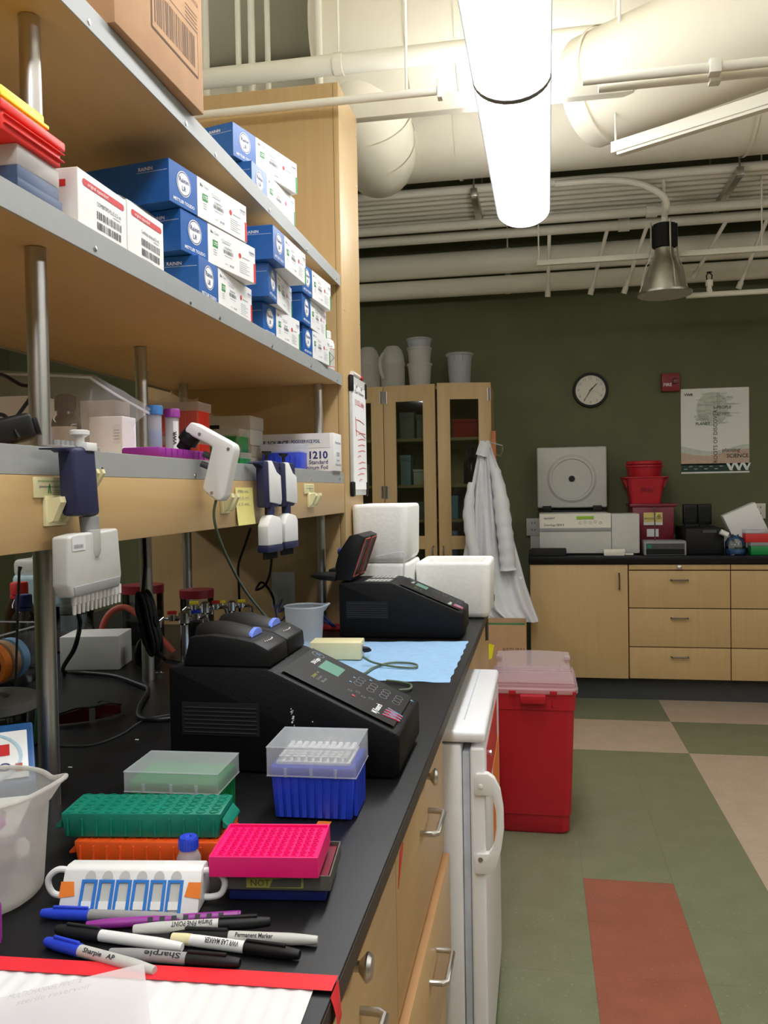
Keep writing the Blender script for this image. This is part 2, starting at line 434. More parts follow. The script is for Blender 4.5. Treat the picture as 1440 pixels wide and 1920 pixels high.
# handle: outline read off the near side of the door, extruded along the door edge
out = [(893, 1449), (915, 1449), (927, 1458), (938, 1480), (944, 1515), (945, 1555), (940, 1592), (931, 1622), (918, 1637), (893, 1637), (890, 1630), (890, 1606), (894, 1599), (917, 1599), (926, 1585), (931, 1556), (930, 1520), (923, 1492), (911, 1490), (893, 1490), (889, 1484), (889, 1455)]
pl = [(p.x, p.z) for p in (oy(u, v, fy0) for u, v in out)]
h = MB().prism(pl, 1, fy0-.008, fy0+.012, 'white_plastic', .002).build('handle', d)
for (u, v, mm) in ((901, 1475, 'white_plastic'), (901, 1612, 'screw')):
    p = oy(u, v, fy0-.008); MB().lathe([(.0055, 0), (.005, -.002), (0, -.003)], mm, p, 14, 1).build('cap', h)
MB().box((-.1178, fy0+.06, .70), (-.1165, fy0+.5, .81), 'print_red').box((-.1176, fy0+.3, .5), (-.1164, fy0+.58, .69), 'tape_orange').build('warning_sticker', d)
p = Vector((-.117, 1.93, .775)); MB().lathe([(0.007, 0), (.007, .006), (0, .007)], 'chrome', p, 14, 0).build('lock', d)

# ------------------------------------------------------------------ reagent shelf over the bench
t = thing('reagent_shelf', 'three-tier maple reagent shelf with grey front lips on steel poles', 'shelf'); SHELF = t
XS, XBk, Y0, Y1 = -.62, -1.21, -.75, 2.668
ZU, ZM, ZL = 2.080, 1.760, 1.444
for zt in (ZU, ZM, ZL):
    b = MB().box((XBk, Y0, zt-.03), (XS-.0015, Y1, zt-.001), 'maple_y').build('shelf_board', t)
    MB().box((XS-.0015, Y0, zt-.036), (XS+.0015, Y1, zt), 'lip_grey', .0004, 1).build('front_lip', b)
    MB().box((XBk-.0015, Y0, zt-.036), (XBk-.0005, Y1, zt), 'lip_grey').build('rear_lip', b)
MB().box((XS-.022, Y0, 1.312), (XS+.002, 2.668, 1.4075), 'maple_y', .001).build('apron', t)
MB().box((XBk+.002, Y0, 1.312), (XBk+.022, 2.66, 1.4075), 'maple_y', .001).build('apron', t)
for (px, py) in ((-.69, 1.085), (-.69, 2.636), (-.918, 1.862), (-1.10, 2.52), (-1.10, 1.085), (-.69, -.45), (-1.1, -.45)):
    pb = MB()
    zs = [ZC]+[1.413, 1.4445, 1.729, 1.7605, ZU-.031]
    for a, b in ((ZC, 1.413), (ZL, 1.729), (ZM, ZU-.031)): pb.cyl((px, py, a), (px, py, b), .0145, 'steel', n=24)
    pb.build('pole', t)
for (u, v) in ((167, 41), (349, 232), (404, 290), (505, 394), (575, 468), (631, 523), (178, 466), (357, 567), (412, 596), (510, 649), (583, 686), (632, 712), (190, 881), (366, 892), (583, 899), (637, 897)):
    p = ox(u, v, XS+.0015)
    MB().lathe([(.0045, 0), (.0042, .0012), (0, .0018)], 'screw', p, 12, 0).build('screw', t)

# ------------------------------------------------------------------ tall service chase at the end of the bench
t = thing('service_chase', 'tall maple service chase with screwed front panel at the shelf end', 'cabinet')
MB().box((-1.30, 2.671, ZC), (-.634, 2.955, 2.698), 'maple').build('body', t)
MB().box((-.633, 2.671, ZC), (-.615, 2.955, 2.698), 'maple', .001).build('front_panel', t)
for (u, v) in ((638, 170), (666, 230), (640, 302), (641, 334), (668, 350), (669, 381), (646, 581), (674, 607), (667, 257)):
    p = ox(u, v, -.615)
    MB().lathe([(.004, 0), (.0035, .0012), (0, .0018)], 'screw', p, 10, 0).build('screw', t)
# socket on the end panel under the shelf
m = MB().box((-.87, 2.664, 1.00), (-.79, 2.670, 1.12), 'light_grey', .002)
tag(m.build('wall_socket'), 'grey socket plate on the end panel under the shelf', 'socket')
# ------------------------------------------------------------------ far wall: base cabinets and worktop
YC = 5.57
def fx(u, v, y=YC): p = oy(u, v, y); return p.x, p.z
xa, xb, xc_ = fx(995, 1150)[0], fx(1178.5, 1150)[0], fx(1369, 1150)[0]
xd = xc_+(xc_-xb)
zb = .165; ztop = .885
def hpull(parent, x, z, y=YC-.02, L=.1, vert=False):
    d = Vector((0, 0, L/2)) if vert else Vector((L/2, 0, 0)); c = Vector((x, y, z)); e = Vector((0, -.024, 0))
    return MB().tube([c-d, c-d+e*.8, c-d*.92+e, c+d*.92+e, c+d+e*.8, c+d], .005, 'steel_dark', 8).build('handle', parent)
t = thing('door_cabinet', 'maple base cabinet with a single door under the centrifuge', 'cabinet')
MB().box((xa, YC, zb), (xb, YF-.002, ztop), 'maple_dark').build('body', t); MB().box((xa, YC+.07, 0), (xb, YF-.002, zb), 'cove_base').build('toe_kick', t)
d = MB().box((xa, YC-.02, zb-.012), (xb-.005, YC-.001, ztop), 'maple', .0015).build('door', t); hpull(d, fx(1160, 1089)[0], fx(1160, 1089)[1], vert=True)
MB().cyl((xa-.004, YC-.024, .76), (xa-.004, YC-.024, .83), .006, 'steel_dark').build('hinge', d)
for (x0, x1, lab, g) in ((xb, xc_, 'maple base cabinet with three drawers and a round knob, next to the door cabinet', 1), (xc_, xd, 'maple base cabinet with drawers under the red and green racks', 2)):
    t = thing('drawer_cabinet', lab, 'cabinet')
    MB().box((x0, YC, zb), (x1, YF-.002, ztop), 'maple_dark').build('body', t); MB().box((x0, YC+.07, 0), (x1, YF-.002, zb), 'cove_base').build('toe_kick', t)
    bd = MB().box((x0+.003, YC-.02, .852), (x1-.003, YC-.001, ztop), 'maple', .0015).build('pull_out_board', t)
    xm = (x0+x1)/2
    MB().lathe([(0, 0), (.006, 0), (.006, -.012), (.014, -.018), (.014, -.022), (0, -.027)], 'steel', (xm, YC-.02, .868), 16, 1).build('knob', bd)
    z = [.848, fx(1270, 1140)[1], fx(1270, 1213)[1], zb-.012]
    for i in range(3):
        d = MB().box((x0+.003, YC-.02, z[i+1]+.003), (x1-.003, YC-.001, z[i]-.003), 'maple', .0015).build('drawer', t)
        hpull(d, xm, (z[i]-.06))
m = MB().box((xa-.01, YC-.035, ztop+.005), (XR-.01, YF-.002, .94), 'epoxy', .003); tag(m.build('worktop'), 'black worktop along the green wall under the centrifuge', 'worktop')
m = MB().box((xa, YF-.02, .941), (XR-.02, YF-.001, 1.045), 'light_grey', .002); tag(m.build('backsplash'), 'pale grey backsplash strip along the green wall', 'backsplash')
# ------------------------------------------------------------------ tall glazed storage cabinets
YS = 5.74
def sx(u, v): return oy(u, v, YS).x
x1a, x1b, x2b = sx(560, 800), sx(720.5, 800), sx(921, 800)
def storage(x0, x1, label):
    t = thing('storage_cabinet', label, 'cabinet'); b = MB()
    b.box((x0, YS, .0), (x0+.019, YF-.003, 2.09), 'maple').box((x1-.019, YS, 0), (x1, YF-.003, 2.09), 'maple')
    b.box((x0+.019, YS, 2.071), (x1-.019, YF-.003, 2.09), 'maple').box((x0+.019, YS, 0), (x1-.019, YF-.003, .1), 'maple').box((x0+.019, YF-.012, .1), (x1-.019, YF-.003, 2.07), 'maple')
    b.build('body', t)
    for z in (.46, .83, 1.16, 1.40, 1.72): MB().box((x0+.02, YS+.02, z), (x1-.02, YF-.014, z+.02), 'maple').build('shelf_board', t)
    return t
def glazed_door(t, w_, hinge_x, side, ang):
    # side=+1: hinged at its left edge, -1: hinged at its right edge
    b = MB(); z0, z1 = .1, 2.10; sw = .085; x = lambda a: a*side
    f = 'maple'
    b.box((0, -.021, z0), (x(sw), -.001, z1), f, .001).box((x(w_-sw), -.021, z0), (x(w_), -.001, z1), f, .001)
    b.box((x(sw), -.021, z1-.11), (x(w_-sw), -.001, z1), f).box((x(sw), -.021, z0), (x(w_-sw), -.001, z0+.12), f).box((x(sw), -.021, .98), (x(w_-sw), -.001, 1.07), f)
    d = b.build('door', t); d.location = (hinge_x, YS, 0); d.rotation_euler = (0, 0, ang)
    for za, zb_ in ((1.07, z1-.11), (z0+.12, .98)):
        MB().box((x(sw), -.013, za), (x(w_-sw), -.009, zb_), 'pane').build('pane', d)
    MB().tube([(x(w_-.025), -.021, .86), (x(w_-.025), -.042, .862), (x(w_-.025), -.047, .87), (x(w_-.025), -.047, .99), (x(w_-.025), -.042, .998), (x(w_-.025), -.021, 1.0)], .005, 'steel_dark', 8).build('handle', d)
    for z in (1.98, 1.33): MB().cyl((x(.012), -.025, z), (x(.012), -.025, z+.085), .006, 'steel_dark').box((x(.003), -.0225, z), (x(.025), -.021, z+.085), 'steel').build('hinge', d)
    return d
t1 = storage(x1a, x1b-.001, 'tall glazed maple storage cabinet under the two white jugs')
glazed_door(t1, (x1b-x1a)*.98, x1b-.003, -1, 0)
t2 = storage(x1b+.001, x2b, 'tall glazed maple storage cabinet with doors ajar beside the lab coat')
wd = (x2b-x1b)/2
glazed_door(t2, wd-.004, x1b+.004, 1, -math.radians(7)); glazed_door(t2, wd-.004, x2b-.003, -1, math.radians(13))
# things behind the glass
r = random.Random(3)
def inbox(x, w_, z, h, m, lab, cat='box', name='storage_box', y=YS+.12, dd=.22):
    b = MB().box((x, y, z), (x+w_, y+dd, z+h*.8), m, .003).box((x-.004, y-.004, z+h*.8), (x+w_+.004, y+dd+.004, z+h), m, .003)
    return tag(b.build(name), lab, cat)
inbox(x1b+.09, .1, 1.741, .19, 'frost_dense', 'cloudy plastic box on the top shelf behind the left-hand glass door')
inbox(x1b+.21, .09, 1.741, .17, 'frost_dense', 'narrow cloudy plastic box beside the wider one on the top cabinet shelf')
inbox(x2b-.27, .19, 1.741, .13, 'print_red', 'red carton on the top shelf behind the right-hand glass door')
inbox(x1b+.09, .07, 1.421, .21, 'pale_blue', 'tall pale blue carton on the second shelf of the glazed cabinet')
inbox(x1b+.18, .14, 1.421, .11, 'offwhite', 'low white box on the second shelf of the glazed cabinet')
inbox(x1b+.37, .12, 1.181, .16, 'tape_blue', 'blue carton seen through the gap between the cabinet doors')
inbox(x1b+.37, .11, .852, .24, 'tape_blue', 'stacked blue cartons low down in the glazed cabinet')
inbox(x1b+.09, .18, 1.181, .12, 'frost', 'clear plastic tub full of bags on the third shelf of the cabinet', 'tub')
inbox(x1b-.28, .14, 1.421, .15, 'offwhite', 'white box behind the glass of the cabinet under the jugs')
m = MB().lathe([(.055, 0), (.055, .12), (.05, .15), (.02, .19), (.017, .23), (.02, .235), (.02, .25), (0, .25)], 'amber', (x2b-.15, YS+.15, 1.421), 20)
tag(m.build('reagent_bottle'), 'dark brown bottle on the second shelf behind the right-hand glass door', 'bottle')
# jugs and pails on top of the storage cabinets
def jug(u, lab):
    c = oy(u, 720, YS+.16); t = thing('jug', lab, 'jug', (c.x, c.y, 2.091), group='white jugs on the storage cabinets')
    k = .085
    MB().lathe([(0, 0), (k*.96, 0), (k, .01), (k, .17), (k*1.04, .175), (k*1.04, .19), (k, .20), (k*.96, .235), (k*.8, .28), (k*.5, .31), (0, .318)], 'frost_dense', n=28).build('body', t)
    MB().tube(spline([(-.055, -.075, .25), (-.07, -.115, .2), (-.066, -.115, .13), (-.055, -.08, .08)], 5), .012, 'frost_dense', 8).build('handle', t)
jug(691, 'white plastic jug with domed top on the storage cabinet, partly behind the chase'); jug(737, 'white plastic jug with domed top on the storage cabinet, beside the nested pails')
cx = oy(787, 700, YS+.16).x
for i, (h0, lab) in enumerate(((0, 'lowest of three nested clear pails on the storage cabinet'), (.11, 'middle one of three nested clear pails on the storage cabinet'), (.175, 'topmost of three nested clear pails on the storage cabinet'))):
    m = MB().lathe([(.070-.002*i, .0), (.083, .165), (.090, .165), (.090, .178), (.084, .178), (.084, .182), (.082, .182), (.069, .004), (0, .004)], 'frost_dense' if i < 2 else 'frost', (cx, YS+.16, 2.091+h0), 28)
    tag(m.build('pail'), lab, 'pail', 'nested pails')
cx = oy(862, 700, YS+.16).x
t = thing('waste_tub', 'clear tub lined with a plastic bag on top of the storage cabinet', 'tub', (cx, YS+.16, 2.091))
MB().lathe([(.072, 0), (.086, .22), (.096, .225), (.096, .235), (.084, .235), (.07, .004), (0, .004)], 'frost', n=28).build('body', t)
def bagf(u, v):
    a = 2*PI*u; rr = (.066+.016*v)*(1+.10*math.sin(9*a)*v); return (rr*math.cos(a), rr*math.sin(a), .006+.238*v+.004*math.sin(7*a)*v)
MB().grid(bagf, 60, 8, 'bag').build('liner', t)

# ------------------------------------------------------------------ things on the far wall
YW = YF-.001
c = oy(1107, 732, YW)
t = thing('wall_clock', 'round white wall clock with black rim', 'clock', (c.x, YF-.0005, c.z), rot=(PI/2, 0, 0))
R = (oy(1140, 732, YW).x-oy(1073, 732, YW).x)/2
MB().lathe([(0, 0), (R, 0), (R, .02), (R*.97, .035), (R*.86, .035), (R*.84, .02)], 'black', n=48).build('rim', t)
MB().disc((0, 0, .0206), X, Y, R*.85, 'offwhite', 40).build('dial', t)
m = MB()
for k in range(1, 13):
    a = PI/2-k*PI/6; m.text(str(k), (math.cos(a)*R*.68, math.sin(a)*R*.68-.009, .0215), X, Y, .019, 'print_grey', align='c')
m.build('numerals', t)
def hand(a, L, w_, mm, nm, z):
    d = Vector((math.cos(a), math.sin(a), 0)); s_ = Vector((-d.y, d.x, 0))*w_; o_ = Vector((0, 0, z))
    MB().quad([o_-d*L*.2-s_, o_+d*L-s_*.5, o_+d*L+s_*.5, o_-d*L*.2+s_], mm).build(nm, t)
hand(math.radians(45), R*.5, .004, 'print_black', 'hour_hand', .024); hand(math.radians(238), R*.72, .003, 'print_black', 'minute_hand', .025); hand(math.radians(-22), R*.7, .001, 'print_grey', 'second_hand', .026)
a, b = oy(1239, 702, YW), oy(1273, 734, YW)
t = thing('fire_alarm', 'dark red fire alarm strobe beside the poster', 'alarm', (a.x, YF, b.z))
W_, H_ = b.x-a.x, a.z-b.z
MB().box((0, -.045, 0), (W_, -.001, H_), 'fire_red', .004).build('body', t)
MB().ball((W_*.75, -.046, H_*.55), .022, 'clear', 14, (1, .6, 1)).build('strobe', t)
MB().text('FIRE', (.012, -.0455, H_*.28), X, Z, .022, 'print_white', bold=.01).build('lettering', t)
a, b = oy(1276, 730, YW), oy(1405, 886, YW); PW, PH = b.x-a.x, a.z-b.z
t = thing('poster', 'white poster with a word tree and tan hills on the green wall', 'poster', (a.x, YF-.004, b.z))
MB().box((0, 0, 0), (PW, .003, PH), 'poster').build('sheet', t)
m = MB(); q = -.0006
n = 24
def hill(u, y0, am, ph): return PH*(y0+am*math.sin(u*5.2+ph))
up_ = [(PW*i/n, q, hill(i/n, .30, .04, 2.4)) for i in range(n+1)]; m.quad([(0, q, PH*.2)]+[(p[0], q, p[2]) for p in up_]+[(PW, q, PH*.2)], 'poster_pale')
q -= .0004
m.quad([(0, q, PH*.10)]+[(PW*i/n, q, hill(i/n, .245, .035, 2.9)) for i in range(n+1)]+[(PW, q, PH*.10)], 'poster_tan')
m.quad([(0, q, PH*.02), (PW, q, PH*.02), (PW, q, PH*.115), (0, q, PH*.115)], 'poster_green'); q -= .0004
m.disc((PW*.46, q, PH*.755), X, Z, PH*.2, 'poster_pale', 32, sx=.88); q -= .0004
rr = random.Random(5)
words = ['nature', 'science', 'global', 'people', 'green', 'planet', 'performance', 'recycle', 'future', 'growth']
for i in range(46):
    wx, wz = rr.uniform(.22, .70), rr.uniform(.56, .94)
    if ((wx-.46)/.30)**2+((wz-.75)/.21)**2 > 1: continue
    m.text(rr.choice(words), (PW*wx, q, PH*wz), X, Z, .012, 'tree_green')
q -= .0004
def pw(s, u, v, h, c='print_black', b=0, U=X, V_=Z, w_=None): m.text(s, (PW*u, q, PH*v), U, V_, h, c, bold=b, width=w_)
pw('VWR', .05, .915, .018, 'print_black', .02); pw('nature', .34, .82, .021, 'tree_green', .01); pw('PERFORMANCE', .25, .795, .012, 'print_grey'); pw('GLOBAL', .60, .875, .015, 'print_grey')
pw('PEOPLE', .535, .755, .020, 'print_black', .01); pw('green', .535, .685, .025, 'poster_green'); pw('SCIENCE', .2, .66, .017, 'print_grey'); pw('GLOBAL', .22, .625, .017, 'print_grey', .01); pw('PLANET', .22, .57, .019, 'poster_green', .015)
m.text('ROOTS OF DISCOVERY', (PW*.535, q, PH*.125), Z, -X, .027, 'print_black', width=PH*.66); m.text('RECYCLE', (PW*.575, q, PH*.78), Z, -X, .02, 'print_grey', width=PH*.17)
pw('planting', .61, .25, .026, 'print_brown', .012); pw('the seeds', .64, .215, .012, 'tree_green'); pw('SCIENCE', .67, .18, .026, 'print_black', .012)
for i in range(8): m.rect((PW*(.04+.075*i), q, PH*(.05+.03*(i % 2))), X, Z, PW*.05, .004, 'poster_pale')
for i in range(3):
    x0 = PW*(.66+.115*i); m.quad([(x0, q, PH*.115), (x0+PW*.045, q, PH*.115), (x0+PW*.1, q, PH*.03), (x0+PW*.055, q, PH*.03)], 'poster'); m.quad([(x0+PW*.055, q-.0002, PH*.03), (x0+PW*.085, q-.0002, PH*.03), (x0+PW*.13, q-.0002, PH*.115), (x0+PW*.1, q-.0002, PH*.115)], 'poster')
m.build('printing', t)
def outlet(u0, v0, u1, v1, lab, mm='offwhite'):
    a, b = oy(u0, v0, YW), oy(u1, v1, YW); t = thing('wall_socket', lab, 'socket', (a.x, YF, b.z)); w_, h_ = b.x-a.x, a.z-b.z
    MB().box((0, -.026, 0), (w_, -.001, h_), mm, .002).build('plate', t)
    for k in (.28, .68): MB().box((w_*.4, -.0275, h_*k), (w_*.45, -.026, h_*(k+.12)), 'print_black').box((w_*.62, -.0275, h_*k), (w_*.67, -.026, h_*(k+.12)), 'print_black').build('slots', t)
outlet(1407, 944, 1434, 972, 'cream wall socket above the backsplash behind the tilted white box'); outlet(987, 972, 1012, 1004, 'grey socket plate on the wall beside the centrifuge', 'light_grey')
# ------------------------------------------------------------------ pipes, ducts and lamps under the ceiling
def xpipe(u, v, y, r, x0, x1, name, label, cat='pipe', group=None, mm='pipe_white', n=16, joints=()):
    p = oy(u, v, y); t = thing(name, label, cat, (0, y, p.z), group=group)
    MB().cyl((x0, 0, 0), (x1, 0, 0), r, mm, n=n).build('pipe_run', t)
    for ju in joints:
        jx = oy(ju, v, y).x; MB().cyl((jx-r*1.1, 0, 0), (jx+r*1.1, 0, 0), r*1.3, mm, n=n).build('coupling', t)
    return t
def hang(t, x, y, r, z0):       # strap and rod from a pipe up to the ceiling, in the thing's own frame
    MB().cyl((x-.02, 0, 0), (x+.02, 0, 0), r+.004, 'pipe_white', n=16).build('strap', t)
    MB().tube([(x, 0, r), (x, 0, ZT-z0)], .006, 'pipe_white', 6).build('hanger_rod', t)
t = xpipe(640, 120, 3.5, .041, -3.5, 3.8, 'water_pipe', 'thick white pipe crossing high above the service chase', joints=(1300,))
for u in (635, 1330): hang(t, oy(u, 120, 3.5).x, 3.5, .041, t.location.z)
for i, u in enumerate((386, 447, 472, 502, 598)):
    yu = 3.78 if i < 4 else 3.64; p = oy(u, 90, yu); m = MB().cyl((p.x, yu, 2.3), (p.x, yu, ZT-.001), .0165 if i in (0, 2, 4) else .0135, 'pipe_white', n=12)
    lab = ['upright white pipe beside the cardboard box, outermost of the row', 'upright white pipe, second from the cardboard box', 'upright white pipe in the middle of the row above the chase', 'thin upright white pipe, fourth from the cardboard box', 'upright white pipe in front of the round duct'][i]
    tag(m.build('upright_pipe'), lab, 'pipe', 'upright pipes behind the chase')
x_end = oy(824, 172, 2.6).x
t = xpipe(600, 193, 2.6, .0125, -1.95, x_end, 'conduit', 'thin white conduit running across the face of the maple chase', n=12)
hang(t, -1.7, 2.6, .0125, t.location.z)
MB().box((x_end-.006, -.016, -.026), (x_end+.01, .016, .03), 'pipe_white', .002).build('clamp', t)
p = oy(1000, 178, 3.06)
t = thing('strut_rail', 'flat white strut rail passing above the glowing lights', 'rail', (0, 3.06, p.z))
MB().box((oy(655, 200, 3.06).x+.02, -.021, -.03), (.34, .021, .03), 'pipe_white', .002).build('channel', t)
for xx in (-.45, .3): MB().tube([(xx, 0, .03), (xx, 0, ZT-p.z)], .006, 'pipe_white', 6).build('hanger_rod', t)
for k, (u, v, yy) in enumerate(((1260, 134, 2.42), (1260, 151, 2.47))):
    t = xpipe(u, v, yy, .0135, oy(1092+k*30, v, yy).x, 3.9, 'conduit', ('upper' if k == 0 else 'lower')+' one of two white conduits crossing under the angled duct', n=12)
    hang(t, .8+1.6*k, yy, .0135, t.location.z)
    xx = oy(1340, v, yy).x; MB().box((xx-.015, -.018, -.02), (xx+.015, .018, .018), 'pipe_white', .002).build('clamp', t)
pz = oy(680, 345, 4.75).z; z1 = 3.50
DU = thing('ductwork', 'two large round white ducts joined by a segmented elbow near the ceiling', 'duct')
def duct(path, r, rings, n=40, name='duct_run', t=None):
    o = MB().tube(path, r, 'duct_white', n).build(name, t or DU, 50)
    P = [Vector(p) for p in path]
    for f in rings:
        i = min(int(f*(len(P)-1)), len(P)-2); a = P[i].lerp(P[i+1], f*(len(P)-1)-i); d = (P[i+1]-P[i]).normalized()*.008
        MB().tube([a-d, a+d], r+.008, 'duct_white', n, cap=False).build('seam', o)
duct([(-4.1, 4.75, pz+.34), (4.3, 4.75, pz+.34)], .34, [.32, .366, .40, .44, .62, .78])
duct([(-.98, 3.98, z1), (-.2, 3.98, z1), (4.3, 3.98, z1)], .30, [.02, .28, .42, .7])
duct(spline([(-.84, 3.95, 3.42), (-.80, 4.0, 3.28), (-.77, 4.1, 3.16), (-.78, 4.3, 3.12), (-.84, 4.62, 3.2)], 5), .19, [.14, .3, .46, .62, .8], 32, 'elbow')
A = Vector((oy(1128, 165, 3.3).x, 3.3, oy(1128, 165, 3.3).z)); d = Vector((.80, -.60, 0))
t = thing('angled_duct', 'white round duct set at an angle above the long bracket', 'duct')
duct([A-d*.05, A+d*2.6], .2, [.03, .45, .8], t=t)
a, b = oz(1150, 293, 2.565), oz(1440, 203, 2.565); b = a+(b-a)*1.6
t = thing('strut_rail', 'long white strut bracket hanging below the angled duct', 'rail', a, math.atan2(b.y-a.y, b.x-a.x)); L = (b-a).length
MB().box((0, -.02, .006), (L, .02, .045), 'pipe_white', .002).box((.02, -.014, -.004), (L, .014, .006), 'pipe_white').build('channel', t)
for xx in (.01, L-.1): MB().tube([(xx, 0, .045), (xx, 0, ZT-a.z)], .004, 'pipe_white', 6).build('hanger_rod', t)
# rack of conduits near the far wall
N_ = 9
for k in range(N_):
    yy = 5.16+k*.088
    m = MB().cyl((-4.1, yy, 3.2), (4.3, yy, 3.2), .021 if k else .027, 'pipe_white', n=12)
    tag(m.build('conduit'), 'white conduit lying side by side with others on the rack near the green wall' if 0 < k < N_-1 else ('thicker white conduit at the open edge of the conduit rack' if k == 0 else 'white conduit at the wall edge of the conduit rack'), 'pipe', 'conduits on the rack')
for k, u in enumerate((893, 1372)):
    xx = oy(u, 380, 5.3).x
    t = thing('trapeze_hanger', ['steel trapeze hanger carrying the conduit rack beside the lights', 'steel trapeze hanger carrying the conduit rack beyond the bell-shaped lamp'][k], 'hanger', (xx, 0, 3.13))
    MB().box((-.02, 5.08, 0), (.02, 5.95, .048), 'steel', .002).build('strut', t)
    for yy in (5.10, 5.92): MB().tube([(0, yy, 0), (0, yy, ZT-3.13)], .006, 'steel', 6).box((-.014, yy-.014, -.012), (.014, yy+.014, 0), 'steel').build('hanger_rod', t)
def ypipes():
    t = xpipe(676, 436, 5.55, .030, -4.1, 4.3, 'water_pipe', 'white pipe hung just below the conduit rack', joints=(1222,))
    t = xpipe(676, 457, 5.72, .032, -4.1, 4.3, 'water_pipe', 'white pipe close behind the one below the conduit rack', joints=(1170,))
    t = xpipe(676, 507, 5.98, .085, -4.1, 4.3, 'insulated_pipe', 'thick white insulated pipe, upper of two along the green wall', n=24, joints=()); hang(t, oy(952, 500, 5.98).x, 5.98, .085, t.location.z); hang(t, 2.6, 5.98, .085, t.location.z)
    t = xpipe(676, 550, 6.0, .063, -4.1, 4.3, 'insulated_pipe', 'thick white insulated pipe, lower of two along the green wall', n=24)
    xx = oy(952, 500, 5.98).x; MB().cyl((xx-.02, 0, 0), (xx+.02, 0, 0), .066, 'pipe_white', n=20).build('strap', t)
ypipes()
p = oy(1200, 480, 5.3); t = thing('strut_rail', 'thin white rail with hanging rods in front of the insulated pipes', 'rail', (0, 5.3, p.z)); x0 = oy(1007, 490, 5.3).x
MB().box((x0, -.012, -.02), (4.2, .012, .012), 'pipe_white', .002).build('channel', t)
for xx in (x0+.01, x0+1.3): MB().tube([(xx, 0, .012), (xx, 0, ZT-p.z)], .005, 'pipe_white', 6).build('hanger_rod', t)
for k, (ua, va, u, v) in enumerate(((1030, 440, 1027, 555), (1139, 444, 1107, 551), (1213, 444, 1170, 549), (1362, 432, 1300, 520), (1440, 468, 1385, 540))):
    a, e = Vector((oy(ua, va, 5.72).x, 5.72, oy(676, 457, 5.72).z-.02)), oy(u, v, 5.83); t = thing('conduit', ['white conduit dropping from the pipes beside the lights', 'white conduit dropping from the pipes, second from the lights', 'white conduit dropping from the pipes beside the bell-shaped lamp', 'white conduit dropping from the pipes beyond the bell-shaped lamp', 'white conduit dropping from the pipes beside the sprinkler'][k], 'pipe', group='conduits dropping towards the green wall')
    MB().tube([a, e], .0125, 'pipe_white', 10).build('pipe_run', t); d = (e-a).normalized()
    MB().tube([e-d*.04, e+d*.005], .019, 'pipe_white', 12).build('end_fitting', t)
# bell-shaped lamp
p = oy(1246, 553, 5.2)
t = thing('bay_light', 'unlit bell-shaped metal lamp with wire guard hanging before the green wall', 'light', (p.x, 5.2, p.z))
MB().lathe([(.155, 0), (.157, .012), (.15, .014), (.128, .02), (.122, .06), (.105, .13), (.075, .20), (.055, .235), (.052, .27), (.04, .275), (0, .275)], 'alu', n=36).build('reflector', t)
MB().disc((0, 0, -.001), X, Y, .155, 'light_grey', 36).build('lens', t)
m = MB().lathe([(.062, .276), (.062, .41), (0, .412)], 'black_matte', n=18)
for k in range(16):
    a = 2*PI*k/16; m.box((.06*math.cos(a)-.004, .06*math.sin(a)-.004, .28), (.072*math.cos(a)+.004, .072*math.sin(a)+.004, .408), 'black_matte')
m.build('ballast', t)
for k in range(4):
    a = 2*PI*k/4+.3; f = lambda r, z: (r*math.cos(a), r*math.sin(a), z)
    MB().tube(spline([f(.155, .008), f(.14, .05), f(.12, .15), f(.085, .24), f(.08, .42)], 5), .005, 'alu', 6).build('guard_wire', t)
MB(Matrix.Translation(-t.location)).tube(spline([oy(1040, 345, 5.105), oy(1140, 338, 5.105), oy(1200, 345, 5.105), oy(1240, 365, 5.105), oy(1250, 385, 5.13), oy(1246, 405, 5.2), oy(1246, 430, 5.2)], 6), .019, 'pipe_white', 10).build('feed_conduit', t)
MB().tube([(0, 0, .41), (0, 0, 3.175-p.z)], .01, 'pipe_white', 8).build('stem', t)
# sprinkler
p = oy(1330, 552, 5.38)
t = thing('sprinkler', 'upright fire sprinkler on an elbow of white pipe', 'sprinkler', (p.x, 5.38, p.z))
MB().tube(spline([(3.2, 0, 0), (.1, 0, 0), (.02, 0, .0), (0, 0, .025), (0, 0, .075)], 4), .016, 'pipe_white', 10).build('pipe_run', t)
MB().cyl((0, 0, .05), (0, 0, .085), .022, 'pipe_white', n=10).build('fitting', t)
MB().tube([(-.014, 0, .085), (-.016, 0, .115), (0, 0, .13), (.016, 0, .115), (.014, 0, .085)], .004, 'black', 6).cyl((0, 0, .13), (0, 0, .134), .016, 'black', n=10).build('head', t)
MB().tube([(1.6, 0, 0), (1.6, 0, ZT-p.z)], .006, 'pipe_white', 6).build('hanger_rod', t)
